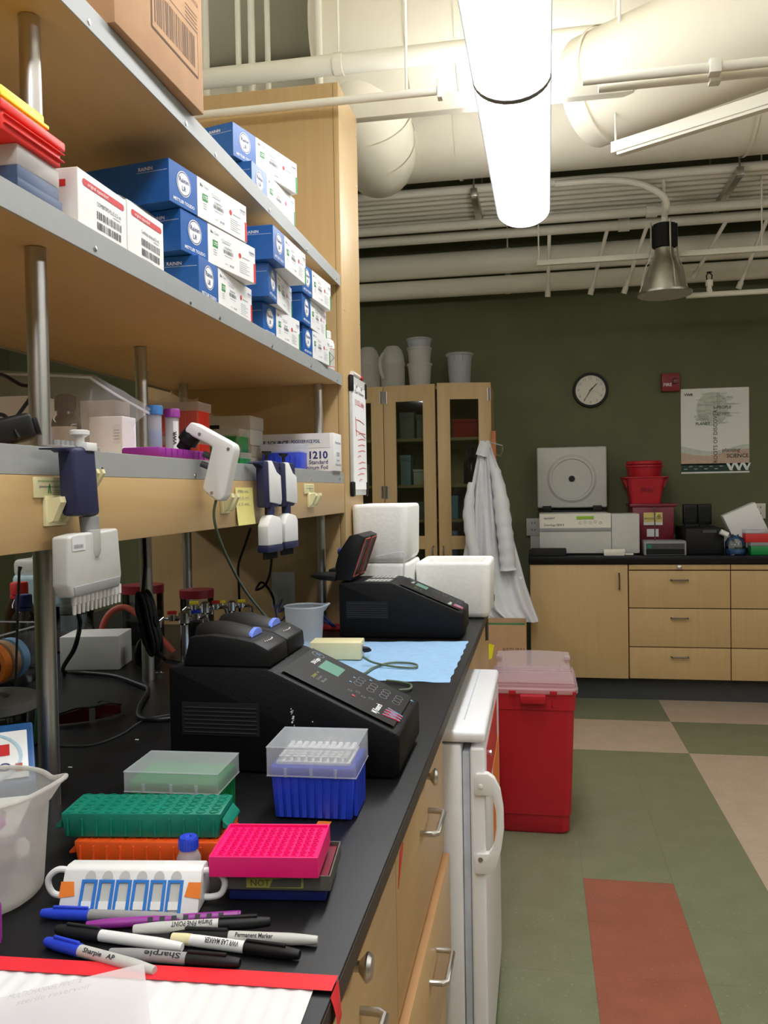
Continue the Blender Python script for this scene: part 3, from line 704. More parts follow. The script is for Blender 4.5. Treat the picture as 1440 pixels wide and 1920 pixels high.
# ------------------------------------------------------------------ cartons of tips on the shelves
def tip_carton(n, f, z, L, label, edge='print_red', D=.185, hgt=.0785, group='blue and white tip cartons'):
    n = Vector((n[0], n[1], 0)); f = Vector((f[0], f[1], 0)); d = (f-n).normalized()
    t = thing('tip_carton', label, 'carton', (n.x, n.y, z), math.atan2(d.y, d.x)-PI/2, group)
    h = hgt; s = .33*L
    MB().box((-D, s, .0004), (0, L, h), 'box_white', .0008, 1).build('carton_body', t)
    MB().box((-D, 0, .0004), (.0, s, h), 'box_blue', .0008, 1).build('blue_end', t)
    m = MB(); e = .0005
    cy, cz, R = s*.5, h*.58, h*.30
    m.disc((e, cy, cz), Y, Z, R, 'print_white', 28); m.disc((e*1.6, cy, cz), Y, Z, R*.93, 'print_navy', 28, R*.86)
    m.text('Rainin', (e*2, cy, cz+.002), Y, Z, h*.115, 'print_navy', width=R*1.35, align='c', bold=.012); m.text('LR', (e*2, cy, cz-R*.55), Y, Z, h*.115, 'print_navy', align='c', bold=.012)
    m.text('METTLER TOLEDO', (e, cy, h*.1), Y, Z, h*.075, 'print_white', width=s*.74, align='c', bold=.02)
    m.text('RAININ', (-.035, -e, h*.78), X, Z, h*.085, 'print_white', align='r', bold=.01); m.rect((-.07, -e, h*.74), X, Z, .066, .0006, 'print_white')
    m.build('front_print', t)
    m = MB(); y = lambda k: s+(L-s)*k
    m.text('Bio', (e, y(.05), h*.80), Y, Z, h*.07, 'print_black', bold=.02); m.text('Clean', (e, y(.12), h*.80), Y, Z, h*.07, 'print_grey')
    m.text('LTS Universal Tips', (e, y(.26), h*.74), Y, Z, h*.05, 'print_grey', width=(L-s)*.2); m.rect((e, y(.28), h*.70), Y, Z, (L-s)*.16, .001, 'print_grey')
    m.rect((e, y(.09), h*.47), Y, Z, (L-s)*.10, h*.18, 'print_green'); m.text('LTS', (e*2, y(.14), h*.52), Y, Z, h*.08, 'print_white', align='c', bold=.02)
    for k in range(3): m.rect((e, y(.10), h*(.40-.06*k)), Y, Z, (L-s)*.07, .0009, 'print_grey')
    m.text('17007957', (e, y(.32), h*.56), Y, Z, h*.055, 'print_black', width=(L-s)*.15); m.bars((e, y(.30), h*.44), Y, Z, (L-s)*.2, h*.1, 'print_black', 18, 3); m.rect((e, y(.32), h*.38), Y, Z, (L-s)*.16, .0008, 'print_grey')
    m.bars((e, y(.43), h*.15), Y, Z, (L-s)*.08, h*.05, 'print_black', 8, 5); m.rect((e, y(.33), h*.17), Y, Z, (L-s)*.06, .0008, 'print_grey')
    m.disc((e, y(.65), h*.58), Y, Z, h*.07, 'print_red', 18, sx=1)
    m.rect((e, y(.70), h*.56), Y, Z, (L-s)*.16, .0012, 'print_grey')
    for k in range(6): m.rect((e, y(.64), h*(.42-.055*k)), Y, Z, (L-s)*(.22 if k % 2 else .16), .0008, 'print_grey')
    m.text('RAININ', (e, y(.97), h*.78), Y, Z, h*.06, 'print_navy', align='r', bold=.01); m.rect((e, y(.86), h*.74), Y, Z, (L-s)*.11, .0007, 'print_navy')
    m.build('side_print', t)
    MB().box((-.002, L-.008, .002), (e, L+.0004, h*.55), edge).build('edge_tab', t)
    return t
zb0, zb1, zb2 = ZM, ZM+.0792, ZM+.1584
tip_carton((-.632, 1.532), (-.628, 1.83), zb0, .292, 'bottom tip carton of the stack beside the white cartons with red stripes')
tip_carton((-.652, 1.498), (-.604, 1.783), zb1, .289, 'middle tip carton of the stack beside the white cartons, jutting out over the lip')
tip_carton((-.656, 1.46), (-.609, 1.745), zb2, .289, 'top tip carton of the stack beside the white cartons with red stripes')
tip_carton((-.640, 1.94), (-.622, 2.18), zb0, .25, 'bottom tip carton of the middle stack of three, its tab green', 'print_green', .17)
tip_carton((-.610, 1.894), (-.634, 2.19), zb1, .26, 'second tip carton of the middle stack, turned slightly inwards', 'print_green', .17)
tip_carton((-.590, 1.871), (-.585, 2.127), zb2, .258, 'top tip carton of the middle stack, sticking out beyond the lip', 'print_green', .17)
tip_carton((-.624, 2.232), (-.612, 2.47), zb0, .25, 'bottom tip carton of the stack beside the white solvent bottle', 'print_green', .17)
tip_carton((-.616, 2.20), (-.618, 2.45), zb1, .27, 'second tip carton of the stack beside the white solvent bottle', 'print_green', .17)
tip_carton((-.612, 2.19), (-.600, 2.43), zb2, .265, 'top tip carton of the stack beside the white solvent bottle', 'print_green', .17)
tip_carton((-.648, 1.90), (-.624, 2.173), ZU, .276, 'lower of two tip cartons on the topmost shelf', 'print_green', .18)
tip_carton((-.680, 1.868), (-.608, 2.146), ZU+.0792, .287, 'upper of two tip cartons on the topmost shelf, turned askew', 'print_green', .18)
# cardboard box on the top shelf
t = thing('cardboard_box', 'large brown cardboard box with a barcode on the topmost shelf', 'box', (-.606, 1.172, ZU), math.radians(-1.5))
D, L, hh = .30, .318, .29
MB().box((-D, 0, .0005), (0, L, hh), 'cardboard', .002, 2).build('carton_body', t)
m = MB(); e = .0008; m.rect((e, .115, .055), Y, Z, .18, .082, 'print_brown'); m.rect((e*1.5, .118, .058), Y, Z, .174, .076, 'cardboard'); m.bars((e*2, .125, .068), Y, Z, .158, .056, 'print_brown', 34, 9)
for k, s_ in enumerate(('Tube Rack', 'Polypropylene', '200/pk, 2/Case', 'For Laboratory Use')): m.text(s_, (e, .245, .235-.017*k), Y, Z, .009, 'print_brown', width=.055)
for k in range(5): m.rect((e, .245, .165-.007*k), Y, Z, .05, .0012, 'print_brown')
m.build('printing', t)
m = MB(); m.rect((e*1.5, .27, .245), Y, Z, .047, .04, 'box_white'); m.text('PINS', (e*2.2, .273, .255), Y, Z, .017, 'print_red', width=.04, bold=.02); m.build('label', t)
# white cartons with red stripes
def white_carton(y0, y1, x, hgt, label, txt, tx2, flap=False, D=.105):
    t = thing('combitip_carton', label, 'carton', (x, y0, ZM)); L = y1-y0; e = .0005
    MB().box((-D, 0, .0005), (0, L, hgt), 'box_white', .001, 1).build('carton_body', t)
    m = MB()
    def stripe(y0_, y1_, z0_, z1_): 
        n = 8; r = (z1_-z0_)/2; P = [(e, y1_-r+r*math.sin(PI*i/n), (z0_+z1_)/2+r*math.cos(PI*i/n)) for i in range(n+1)]+[(e, y0_+r-r*math.sin(PI*i/n), (z0_+z1_)/2-r*math.cos(PI*i/n)) for i in range(n+1)]
        m.quad(P, 'print_red')
    stripe(.012, L-.008, hgt-.021, hgt-.011); m.text('original eppendorf', (e*1.6, L*.18, hgt-.0185), Y, Z, .0052, 'print_white', width=L*.42)
    m.rect((-D*.75, -e, hgt-.026), X, Z, .06, .01, 'print_red')
    m.text(txt, (e, L*.36, hgt*.56), Y, Z, .006, 'print_black', width=L*.5); m.rect((e, L*.7, hgt*.52), Y, Z, L*.15, .0009, 'print_grey')
    for k in range(3 if tx2 else 2): m.bars((e, L*.36, hgt*(.34-.18*k)), Y, Z, L*(.52 if k < 2 else .3), hgt*.13, 'print_black', 26, 11+k)
    m.build('printing', t)
    if flap:
        MB().grid(lambda u, v: (-.002-.055*v+.004*math.sin(u*3), L*.12+L*.8*u, hgt+.001+.016*math.sin(v*2.4)-.006*u*v), 8, 6, 'light_grey').build('lid_flap', t)
white_carton(1.105, 1.248, -.634, .0865, 'white carton with a red stripe beside the red and navy racks', 'COMBITIPS PLUS 0,5 ml', False)
white_carton(1.252, 1.382, -.634, .0905, 'white carton with a red stripe and an open grey flap', 'Combitips advanced 0,1 mL', True, True)
# racks at the near end of the middle shelf
def zx(u, v, x=-.64): return ox(u, v, x).z
t = thing('tip_rack', 'navy tip rack with a frosted lid under the red rack', 'rack', (-.638, .969, ZM))
z1, z2 = zx(30, 303)-ZM, zx(30, 268)-ZM
MB().box((-.13, 0, .0005), (0, .094, z1), 'rack_navy', .002).box((-.132, -.003, .0005), (.002, .098, .022), 'rack_navy', .001).build('base', t)
m = MB()
m.box((-.131, -.001, z1-.004), (.001, .095, z2), 'frost_dense', .003); m.build('lid', t)
z3 = zx(13, 203)-ZM
t = thing('tube_rack', 'red tube rack lying on the frosted lid of the navy rack', 'rack', (-.632, .930, ZM+z2+.0006))
h3 = z3-z2
MB().box((-.2, 0, 0), (0, .130, h3-.006), 'rack_red', .003).box((-.204, -.004, h3-.012), (.003, .137, h3), 'rack_red', .002).build('body', t)
for k in range(2): MB().box((-.0005, .004, .008+.010*k), (.0035, .134, .010+.010*k), 'rack_red', .0007, 1).build('rib', t)
t = thing('tube_rack', 'yellow tube rack on top of the red rack', 'rack', (-.636, .936, ZM+z3+.001))
MB().box((-.19, 0, 0), (0, .094, .022), 'rack_yellow', .003).box((-.193, -.002, .006), (.002, .101, .011), 'rack_yellow', .001).build('body', t)
# solvent bottle
t = thing('solvent_bottle', 'white solvent bottle with red-lined label at the end of the tip cartons', 'bottle', (-.656, 2.592, ZM))
MB().lathe([(0, .0005), (.030, .0005), (.032, .004), (.032, .085), (.028, .096), (.019, .102), (.019, .104)], 'white_plastic', n=28).build('body', t)
MB().lathe([(.0215, .104), (.0215, .124), (.019, .127), (0, .127)], 'white_plastic', n=28).build('cap', t)
m = MB(); R = .0324
def wrap(a0, a1, z0, z1, mm, r=R):
    n = 10; V = [(r*math.cos(a0+(a1-a0)*i/n), r*math.sin(a0+(a1-a0)*i/n), z) for i in range(n+1) for z in (z0, z1)]
    m.add(V, [(2*i, 2*i+2, 2*i+3, 2*i+1) for i in range(n)], mm)
wrap(-1.9, 1.2, .012, .068, 'light_grey'); wrap(-1.9, 1.2, .068, .0695, 'print_red', R+.0003); wrap(-1.9, 1.2, .012, .0135, 'print_red', R+.0003)
a = -.95; c = Vector((R*math.cos(a), R*math.sin(a), .04)); U = Vector((-math.sin(a), math.cos(a), 0)); N_ = Vector((math.cos(a), math.sin(a), 0))*.003
m.quad([c+N_-U*.02, c+N_-Z*.02, c+N_-Z*.018, c+N_-U*.018], 'print_black'); m.quad([c+N_+U*.02, c+N_-Z*.02, c+N_-Z*.018, c+N_+U*.018], 'print_black'); m.quad([c+N_+U*.02, c+N_+Z*.02, c+N_+Z*.018, c+N_+U*.018], 'print_black')
m.text('ETHANOL', c+N_-U*.02+Z*.032, U, Z, .005, 'print_black', width=.034, bold=.02); m.build('label', t)

# ------------------------------------------------------------------ things on the lowest shelf
def rk(name, label, x0, y0, w_, d_, z, h, base, lid, lidh, cat='rack', cells=True):
    t = thing(name, label, cat, (x0, y0, z))
    MB().box((.003, .003, .0005), (w_-.003, d_-.003, h-lidh+.004), base, .002).build('base', t)
    for k in range(1, 8): MB().box((w_*k/8-.002, .0005, .004), (w_*k/8+.002, .0035, h-lidh-.008), base, .0008, 1).build('rib', t)
    m = MB(); q = .0012
    C = [(0, 0), (w_, 0), (w_, d_), (0, d_)]
    for i in range(4): m.quad([(*C[i], h-lidh), (*C[(i+1) % 4], h-lidh), (*C[(i+1) % 4], h), (*C[i], h)], lid)
    m.quad([(*c, h) for c in C], lid); m.tube([(*c, h-.0008) for c in C], .0010, lid, 6, closed=True)
    m.build('lid', t); return t
t = thing('foil_box', 'long white foil carton standing at the end of the lowest shelf', 'box', (-.905, 2.515, ZL))
L, D, hh = .293, .10, .118; e = .0006
MB().box((0, 0, .0005), (L, D, hh), 'box_white', .002).build('carton_body', t)
MB().box((0, -.0012, hh*.62), (L-.012, 0, hh), 'box_white').build('lid_flap', t)
m = MB(); m.text('FOODSERVICE FOIL', (L*.54, -.002, hh*.75), X, Z, .010, 'print_navy', width=.092, bold=.02); m.text('PRIME SOURCE', (L*.10, -.002, hh*.72), X, Z, .012, 'print_navy', width=.12, bold=.02)
m.text('1210', (L-.02, -e, hh*.34), X, Z, .022, 'print_navy', align='r', bold=.03, width=.058); m.text('Standard', (L-.02, -e, hh*.195), X, Z, .0125, 'print_navy', align='r', width=.060, bold=.015); m.text('Aluminum Foil', (L-.02, -e, hh*.055), X, Z, .0125, 'print_navy', align='r', width=.095, bold=.015)
m.text('1210', (L+e, D/2, hh*.4), Y, Z, .013, 'print_navy', align='c'); m.text('Standard', (L+e, D/2, hh*.27), Y, Z, .007, 'print_navy', align='c'); m.text('Aluminum Foil', (L+e, D/2, hh*.15), Y, Z, .007, 'print_navy', align='c', width=.07); m.text('Prime Source', (L+e, D/2, hh*.72), Y, Z, .009, 'print_navy', align='c', width=.07)
m.build('printing', t)
rk('tip_rack', 'blue tip rack with a frosted lid before the white foil carton', -.795, 2.36, .12, .085, ZL, .079, 'rack_blue', 'frost', .026)
t = rk('tip_rack', 'lower green tip rack behind the white pipette controller', -.895, 2.13, .122, .085, ZL, .046, 'rack_green2', 'frost', .016)
t = rk('tip_rack', 'upper green tip rack wrapped in film behind the white pipette controller', -.898, 2.128, .122, .085, ZL+.0465, .062, 'rack_green2', 'frost', .02)
MB().grid(lambda u, v: (.119+.012*math.sin(u*5)*v+.006*math.sin(9*v), -.004+.03*u, .002+.058*v), 8, 8, 'bag').build('film_wrap', t)
def gbox(x0, y0, w_, d_, z, h, lab, stick=False):
    t = thing('slide_box', lab, 'box', (x0, y0, z))
    MB().box((0, 0, .0005), (w_, d_, h*.55), 'light_grey', .002).build('base', t); MB().box((-.002, -.002, h*.55), (w_+.002, d_+.002, h), 'frost_dense', .003).build('lid', t)
    if stick: MB().box((.045, -.0032, h*.42), (.088, -.0022, h*.7), 'black').box((.045, -.0033, h*.42), (.088, -.0024, h*.52), 'paper').build('sticker', t)
gbox(-.985, 2.32, .175, .11, ZL, .075, 'lower grey storage box beside the green racks'); gbox(-.99, 2.315, .18, .115, ZL+.0755, .085, 'upper grey storage box with a black and white sticker', True)
for k in range(2):
    t = rk('tip_rack', ['lower red tip rack wrapped in film behind the two capped tubes', 'upper red tip rack wrapped in film behind the two capped tubes'][k], -.945, 1.93, .138, .085, ZL+.081*k, .08, 'rack_red', 'frost', .022)
    MB().grid(lambda u, v: (-.004+.146*u, -.0045-.003*math.sin(13*u)*math.sin(6*v), .002+.086*v+.004*math.sin(19*u)*v), 24, 6, 'bag').build('film_wrap', t)
# purple rack and two tubes
t = thing('tube_rack', 'purple tube rack along the lip of the lowest shelf', 'rack', (-.64, 1.335, ZL))
MB().box((-.06, 0, .0005), (.012, .215, .018), 'rack_purple', .003).build('body', t)
for k in range(1, 9): MB().box((.0118, .215*k/9-.001, .002), (.0135, .215*k/9+.001, .017), 'rack_purple').build('rib', t)
def falcon(x, y, z, capm, fill, fz, label):
    t = thing('centrifuge_tube', label, 'tube', (x, y, z)); r = .0135
    MB().lathe([(0, 0), (.004, .0), (r*.95, .014), (r, .02), (r, .094), (r*.93, .094), (r*.9, .02), (.003, .003), (0, .003)], 'frost', n=24).build('barrel', t)
    MB().lathe([(0, .004), (.004, .004), (r*.86, .016), (r*.88, .02), (r*.88, fz), (0, fz)], fill, n=20).build('contents', t)
    MB().lathe([(r*1.2, .090), (r*1.2, .105), (r*1.1, .107), (0, .107)], capm, n=24).build('cap', t)
    return t
falcon(-.722, 1.515, ZL+.0005, 'tube_blue', 'tube_blue', .06, 'tube with a pale blue cap and blue contents')
t = falcon(-.718, 1.585, ZL+.0005, 'rack_purple', 'frost_dense', .03, 'tube with a purple cap and a printed label')
m = MB(); r = .0139; c = lambda a, z: Vector((r*math.cos(a), r*math.sin(a), z))
n = 8; m.add([c(-1.0+.9*i/n, z) for i in range(n+1) for z in (.022, .082)], [(2*i, 2*i+2, 2*i+3, 2*i+1) for i in range(n)], 'paper'); a = -.55
m.text('VWR', c(a, .035)*1.0+Vector((math.cos(a), math.sin(a), 0))*.0006, Z, Vector((math.sin(a), -math.cos(a), 0)), .008, 'print_black', bold=.03); m.build('label', t)
# zip bag with bottle and boxes
YBg = 1.30
def bagp(u, v, d): p = oy(u, v, YBg); return Vector((p.x, p.y+d, p.z))
def patch(a, b, c, d, amp, seed):
    rr = random.Random(seed); ph = [rr.uniform(0, 6) for _ in range(6)]
    def f(u, v):
        x = a[0]*(1-u)*(1-v)+b[0]*u*(1-v)+c[0]*u*v+d[0]*(1-u)*v; y = a[1]*(1-u)*(1-v)+b[1]*u*(1-v)+c[1]*u*v+d[1]*(1-u)*v
        return bagp(x, y, amp*(math.sin(5*u+3*v+ph[0])+.7*math.sin(11*v-6*u+ph[1])+.5*math.sin(17*u+ph[2]))-.03*math.sin(PI*v))
    return f
t = thing('zip_bag', 'clear zip bag holding a brown bottle and white boxes on the lowest shelf', 'bag')
MB().grid(patch((-45, 692), (178, 703), (182, 838), (-45, 826), .004, 1), 30, 16, 'bag').build('front_film', t)
MB().grid(patch((178, 703), (288, 768), (254, 838), (182, 838), .005, 2), 18, 16, 'bag').build('side_film', t)
MB().tube(spline([bagp(-45, 703, -.012), bagp(60, 704, -.010), bagp(176, 709, -.008)], 6), .0022, 'frost', 6).build('zip_seal', t)
MB().tube(spline([bagp(172, 708, -.01), bagp(225, 742, -.012), bagp(284, 776, -.008)], 6), .0022, 'frost', 6).build('zip_seal', t)
p = oy(124, 800, 1.36)
t = thing('reagent_bottle', 'brown reagent bottle with a white label inside the zip bag', 'bottle', (p.x, 1.36, ZL)); r = .0255
MB().lathe([(0, .0005), (r, .0005), (r, .062), (r*.9, .072), (r*.6, .08), (r*.58, .086)], 'amber', n=24).build('body', t)
MB().lathe([(r*.74, .086), (r*.74, .112), (r*.6, .115), (0, .115)], 'amber', n=24).build('cap', t)
m = MB(); n = 12; c = lambda a, z: (r*1.01*math.cos(a), r*1.01*math.sin(a), z)
m.add([c(-2.9+2.6*i/n, z) for i in range(n+1) for z in (.02, .058)], [(2*i, 2*i+2, 2*i+3, 2*i+1) for i in range(n)], 'paper'); m.build('label', t)
def wbox(u0, u1, v0, y, d_, lab, mm='box_white', lbl=False):
    a, b = oy(u0, v0, y), oy(u1, v0, y); t = thing('carton', lab, 'carton', (a.x, y, ZL)); w_ = b.x-a.x; h_ = max(.02, a.z-ZL)
    MB().box((0, 0, .0005), (w_, d_, h_), mm, .001, 1).build('carton_body', t)
    if lbl:
        m = MB().rect((w_*.72, -.0006, h_*.35), X, Z, w_*.24, h_*.45, 'paper')
        for k in range(4): m.rect((w_*.75, -.0010, h_*(.45+.07*k)), X, Z, w_*.16, .0012, 'print_grey')
        m.build('label', t)
wbox(166, 229, 782, 1.335, .05, 'white carton with a small label in the front of the zip bag', lbl=True)
wbox(150, 215, 752, 1.47, .06, 'white carton behind the labelled one in the zip bag', 'frost_dense')
wbox(-30, 64, 745, 1.45, .08, 'white carton at the end of the zip bag behind the steel pole', 'offwhite')
# power adapter and grey strip
p = oy(30, 806, 1.0)
t = thing('power_adapter', 'black power adapter with its cord on the lowest shelf', 'adapter', (-.675, 1.005, ZL+.012), rot=(0, math.radians(-14), math.radians(30)))
MB().box((-.035, -.02, -.004), (.027, .025, .03), 'black', .006, 3).build('body', t); MB().box((.027, -.012, 0), (.033, .016, .022), 'black', .001).build('plug_plate', t)
MI = (Matrix.Translation((-.675, 1.005, ZL+.012)) @ t.rotation_euler.to_matrix().to_4x4()).inverted()
MB(MI).tube(spline([oy(36, 822, .985), oy(12, 782, 1.0), oy(-15, 770, 1.02), oy(-30, 720, 1.05), oy(0, 702, 1.10), oy(40, 722, 1.12), oy(66, 727, 1.115), oy(40, 770, 1.10), oy(12, 800, 1.08), oy(-20, 812, 1.06)], 6), .0028, 'black', 8).build('cord', t)
t = thing('strip_rack', 'low grey strip rack at the foot of the steel pole on the lowest shelf', 'rack', (-.632, 1.035, ZL))
MB().box((-.03, 0, .0005), (.006, .10, .006), 'grey_plastic', .001).build('base', t)
for k in range(8): MB().cyl((-.008, .008+.012*k, .0055), (-.008, .008+.012*k, .013), .0045, 'grey_plastic', n=8).build('well', t)

# ------------------------------------------------------------------ pipettes and hooks on the apron
AX = XS+.002
def hook(u0, v0, u1, v1, lab, logo=True):
    a, b = ox(u0, v0, AX), ox(u1, v1, AX); t = thing('pipette_hook', lab, 'hook', (AX, a.y, b.z)); w_, h_ = b.y-a.y, a.z-b.z
    MB().box((0, 0, h_*.58), (.004, w_*.92, h_), 'cream', .001).build('backing_plate', t)
    MB().box((0, w_*.30, 0), (.006, w_*.98, h_*.62), 'cream', .001).build('bracket', t)
    MB().prism([(.006, h_*.55), (.022, h_*.60), (.024, h_*.48), (.012, h_*.1), (.006, h_*.06)], 1, w_*.35, w_*.55, 'cream').build('prong', t)
    MB().prism([(.006, h_*.55), (.022, h_*.60), (.024, h_*.48), (.012, h_*.1), (.006, h_*.06)], 1, w_*.78, w_*.98, 'cream').build('prong', t)
    if logo:
        m = MB(); e = .0044; m.text('www.jacksonimmuno.com', (e, w_*.08, h_*.90), Y, Z, h_*.045, 'print_green', width=w_*.74)
        m.text('JohnsImmunoSearch', (e, w_*.12, h_*.78), Y, Z, h_*.055, 'print_navy', width=w_*.7)
        for sgn in (-1, 1): m.quad([(e*1.05, w_*.46-.001, h_*.86), (e*1.05, w_*.46+.001, h_*.86), (e*1.05, w_*.46+.001+sgn*.003, h_*.66), (e*1.05, w_*.46-.001+sgn*.003, h_*.66)], 'print_green')
        for k in range(3): m.rect((e, w_*.55, h_*(.72-.04*k)), Y, Z, w_*.3, .0007, 'print_grey')
        m.build('printing', t)
hook(60, 894, 118, 984, 'cream pipette hook with a printed logo beside the navy pipette'); hook(404, 900, 430, 962, 'cream hook under the white pipette controller', False); hook(569, 907, 589, 950, 'small cream hook near the end of the apron')
hook(143, 852, 170, 920, 'cream hook hidden behind the navy twelve-channel pipette', False)
a, b = ox(440, 914, AX), ox(474, 982, AX)
t = thing('sticky_note', 'yellow sticky note with handwriting on the apron', 'note', (AX+.0005, a.y, b.z)); w_, h_ = b.y-a.y, a.z-b.z
MB().grid(lambda u, v: (.0006+.005*(1-v)**2, w_*u+.002*(1-v), h_*v), 6, 8, 'note_yellow').build('sheet', t)
m = MB()
for k, s_ in enumerate(('PBS mL', '2.0 mL', '1.2 mL', '0.5 mL x 4')): m.text(s_, (.0035-.0004*k if k else .0012, w_*.15, h_*(.86-.17*k)), Y, Z, .006, 'print_grey', width=w_*.6)
m.build('handwriting', t)
# twelve-channel pipette
PX = -.578
def q(u, v, x=PX): p = ox(u, v, x); return (p.y, p.z)
t = thing('multichannel_pipette', 'twelve-channel pipette with navy grip and pale grey head hanging from the apron', 'pipette')
hd = [q(128, 1007), q(152, 1000), q(190, 996), q(222, 990), q(229, 1076), q(226, 1100), q(138, 1122), q(129, 1100)]
MB().prism(hd, 0, PX-.024, PX, 'light_grey', .004, 3).build('head', t)
MB().prism([q(139, 1101, PX+.001), q(226, 1080, PX+.001), q(222, 1098, PX+.001), q(141, 1119, PX+.001)], 0, PX-.022, PX+.002, 'grey_plastic', .001).build('nozzle_rail', t)
m = MB().rect((PX+.0006, q(135, 1034)[0], q(135, 1034)[1]), Y, Z, .032, .019, 'paper'); m.bars((PX+.001, q(135, 1034)[0]+.003, q(135, 1034)[1]+.003), Y, Z, .022, .005, 'print_grey', 14, 4); m.build('label', t)
a0, b0 = Vector((PX-.012, *q(139, 1121, PX-.012))), Vector((PX-.012, *q(222, 1100, PX-.012)))
for k in range(12):
    p = a0.lerp(b0, k/11.0); MB().lathe([(.0038, .004), (.0038, -.009), (.0028, -.010), (.0023, -.022), (0, -.022)], 'white_plastic', p, 12).build('nozzle', t)
MB().lathe([(.009, .018), (.009, -.012), (.006, -.018), (0, -.021)], 'light_grey', Vector((PX-.004, *q(181, 1018))), 16).build('thumb_boss', t)
c = lambda u, v: Vector((PX-.011, *q(u, v, PX-.011)))
nk = [c(169, 1000), c(168, 985), c(167, 968)]
MB().tube(nk, .012, 'grey_plastic', 20, r2=.013).build('neck', t)
gp = [q(141, 838), q(181, 838), q(186, 900), q(191, 966), q(150, 968), q(146, 920)]
MB().prism(gp, 0, PX-.027, PX-.001, 'navy', .006, 3).build('grip', t)
MB().prism([q(112, 839), q(142, 838), q(142, 848), q(134, 843), q(114, 842)], 0, PX-.03, PX-.008, 'navy', .001).build('finger_hook', t)
p = c(150, 838); MB().lathe([(.006, 0), (.006, .012), (.0125, .016), (.0125, .021), (.010, .022), (0, .022)], 'white_plastic', p, 20).build('plunger', t)
MB().box((PX-.012, q(162, 845)[0], q(162, 845)[1]), (PX+.001, q(181, 831)[0], q(181, 831)[1]), 'white_plastic', .001).build('ejector_button', t)
# two eight-channel pipettes
def eight(yc, lab):
    t = thing('multichannel_pipette', lab, 'pipette', (-.590, yc, 0), math.radians(-9), 'navy and white pipettes')
    f = lambda u, v, x=-.59: ox(u, v, x).z
    zz = [f(506, v) for v in (975, 1022, 1035, 1048, 963, 945, 875, 866, 850)]
    w2 = .036
    MB().prism([(-w2, zz[1]), (w2, zz[1]), (w2, zz[0]+.008-.014), (w2-.012, zz[0]+.006), (-.012, zz[0]+.012), (-w2+.012, zz[0]+.004), (-w2, zz[0]-.012)], 0, -.012, .014, 'white_plastic', .003).build('head', t)
    MB().box((-.014, -w2, zz[2]), (.015, w2, zz[1]), 'navy', .003).build('nozzle_block', t)
    for k in range(8): MB().cyl((0, -.028+.008*k, zz[2]), (0, -.028+.008*k, zz[3]), .0036, 'black', n=8).build('nozzle', t)
    MB().cyl((0, 0, zz[0]+.008), (0, 0, zz[4]+.02), .011, 'navy', n=16).build('neck', t)
    MB().prism([(-.034, zz[4]+.014), (.03, zz[4]+.014), (.036, zz[6]-.004), (.03, zz[6]+.012), (-.036, zz[6]+.012)], 0, -.015, .010, 'navy', .005, 2).build('grip', t)
    MB().prism([(-.018, zz[5]+.004), (.036, zz[5]-.002), (.040, zz[5]+.010), (.036, zz[6]-.02), (.016, zz[6]-.012), (-.006, zz[6]+.0125), (-.022, zz[6]+.0125)], 0, -.012, .0125, 'white_plastic', .002).build('front_panel', t)
    MB().prism([(-.085, zz[6]+.006), (-.034, zz[6]+.012), (-.034, zz[6]-.004), (-.05, zz[6]+.004)], 0, -.014, .004, 'navy', .001).build('finger_hook', t)
    MB().lathe([(.005, zz[6]+.012), (.0035, zz[6]+.013), (.0035, zz[8]-.006), (.011, zz[8]), (.011, zz[8]+.004), (0, zz[8]+.004)], 'black', (-.002, -.006, 0), 14).build('plunger', t)
eight(1.805, 'eight-channel navy and white pipette beside the sticky note'); eight(1.932, 'eight-channel navy and white pipette behind its twin, nearer the foil carton')
# white pipette controller
YG = 1.46
t = thing('pipette_controller', 'white pistol-shaped pipette controller with black nozzle hanging from a hook', 'pipette controller')
g = lambda u, v: (oy(u, v, YG).x, oy(u, v, YG).z)
MB().prism([g(*p) for p in ((357, 791), (365, 793), (436, 832), (439, 840), (438, 850), (420, 932), (413, 940), (405, 939), (382, 922), (379, 915), (397, 838), (391, 834), (347, 812), (346, 804))], 1, YG, YG+.034, 'white_plastic', .004, 3).build('body', t)
p = Vector((*[g(352, 815)[0]], YG+.017, g(352, 815)[1])); d = Vector((g(334, 842)[0]-g(352, 815)[0], 0, g(334, 842)[1]-g(352, 815)[1]))
MB().tube([p-d*.35, p+d*.1, p+d*.1, p+d*.5, p+d*.55, p+d*1.0], .014, 'black', 20, radii=[.0155, .0185, .0185, .0185, .0125, .012]).build('nozzle', t)
for (u, v) in ((384, 855), (380, 874)):
    a = Vector((g(u-9, v-5)[0], YG+.017, g(u-9, v-5)[1])); b = Vector((g(u+14, v+4)[0], YG+.017, g(u+14, v+4)[1])); MB().tube([a, a.lerp(b, .06), b], .006, 'dark_grey', 14).build('trigger', t)
for (u, v) in ((374, 814), (428, 842), (397, 924)):
    x, z = g(u, v); MB().lathe([(.0035, 0), (.003, -.0012), (0, -.0014)], 'screw', (x, YG, z), 10, 1).build('screw', t)
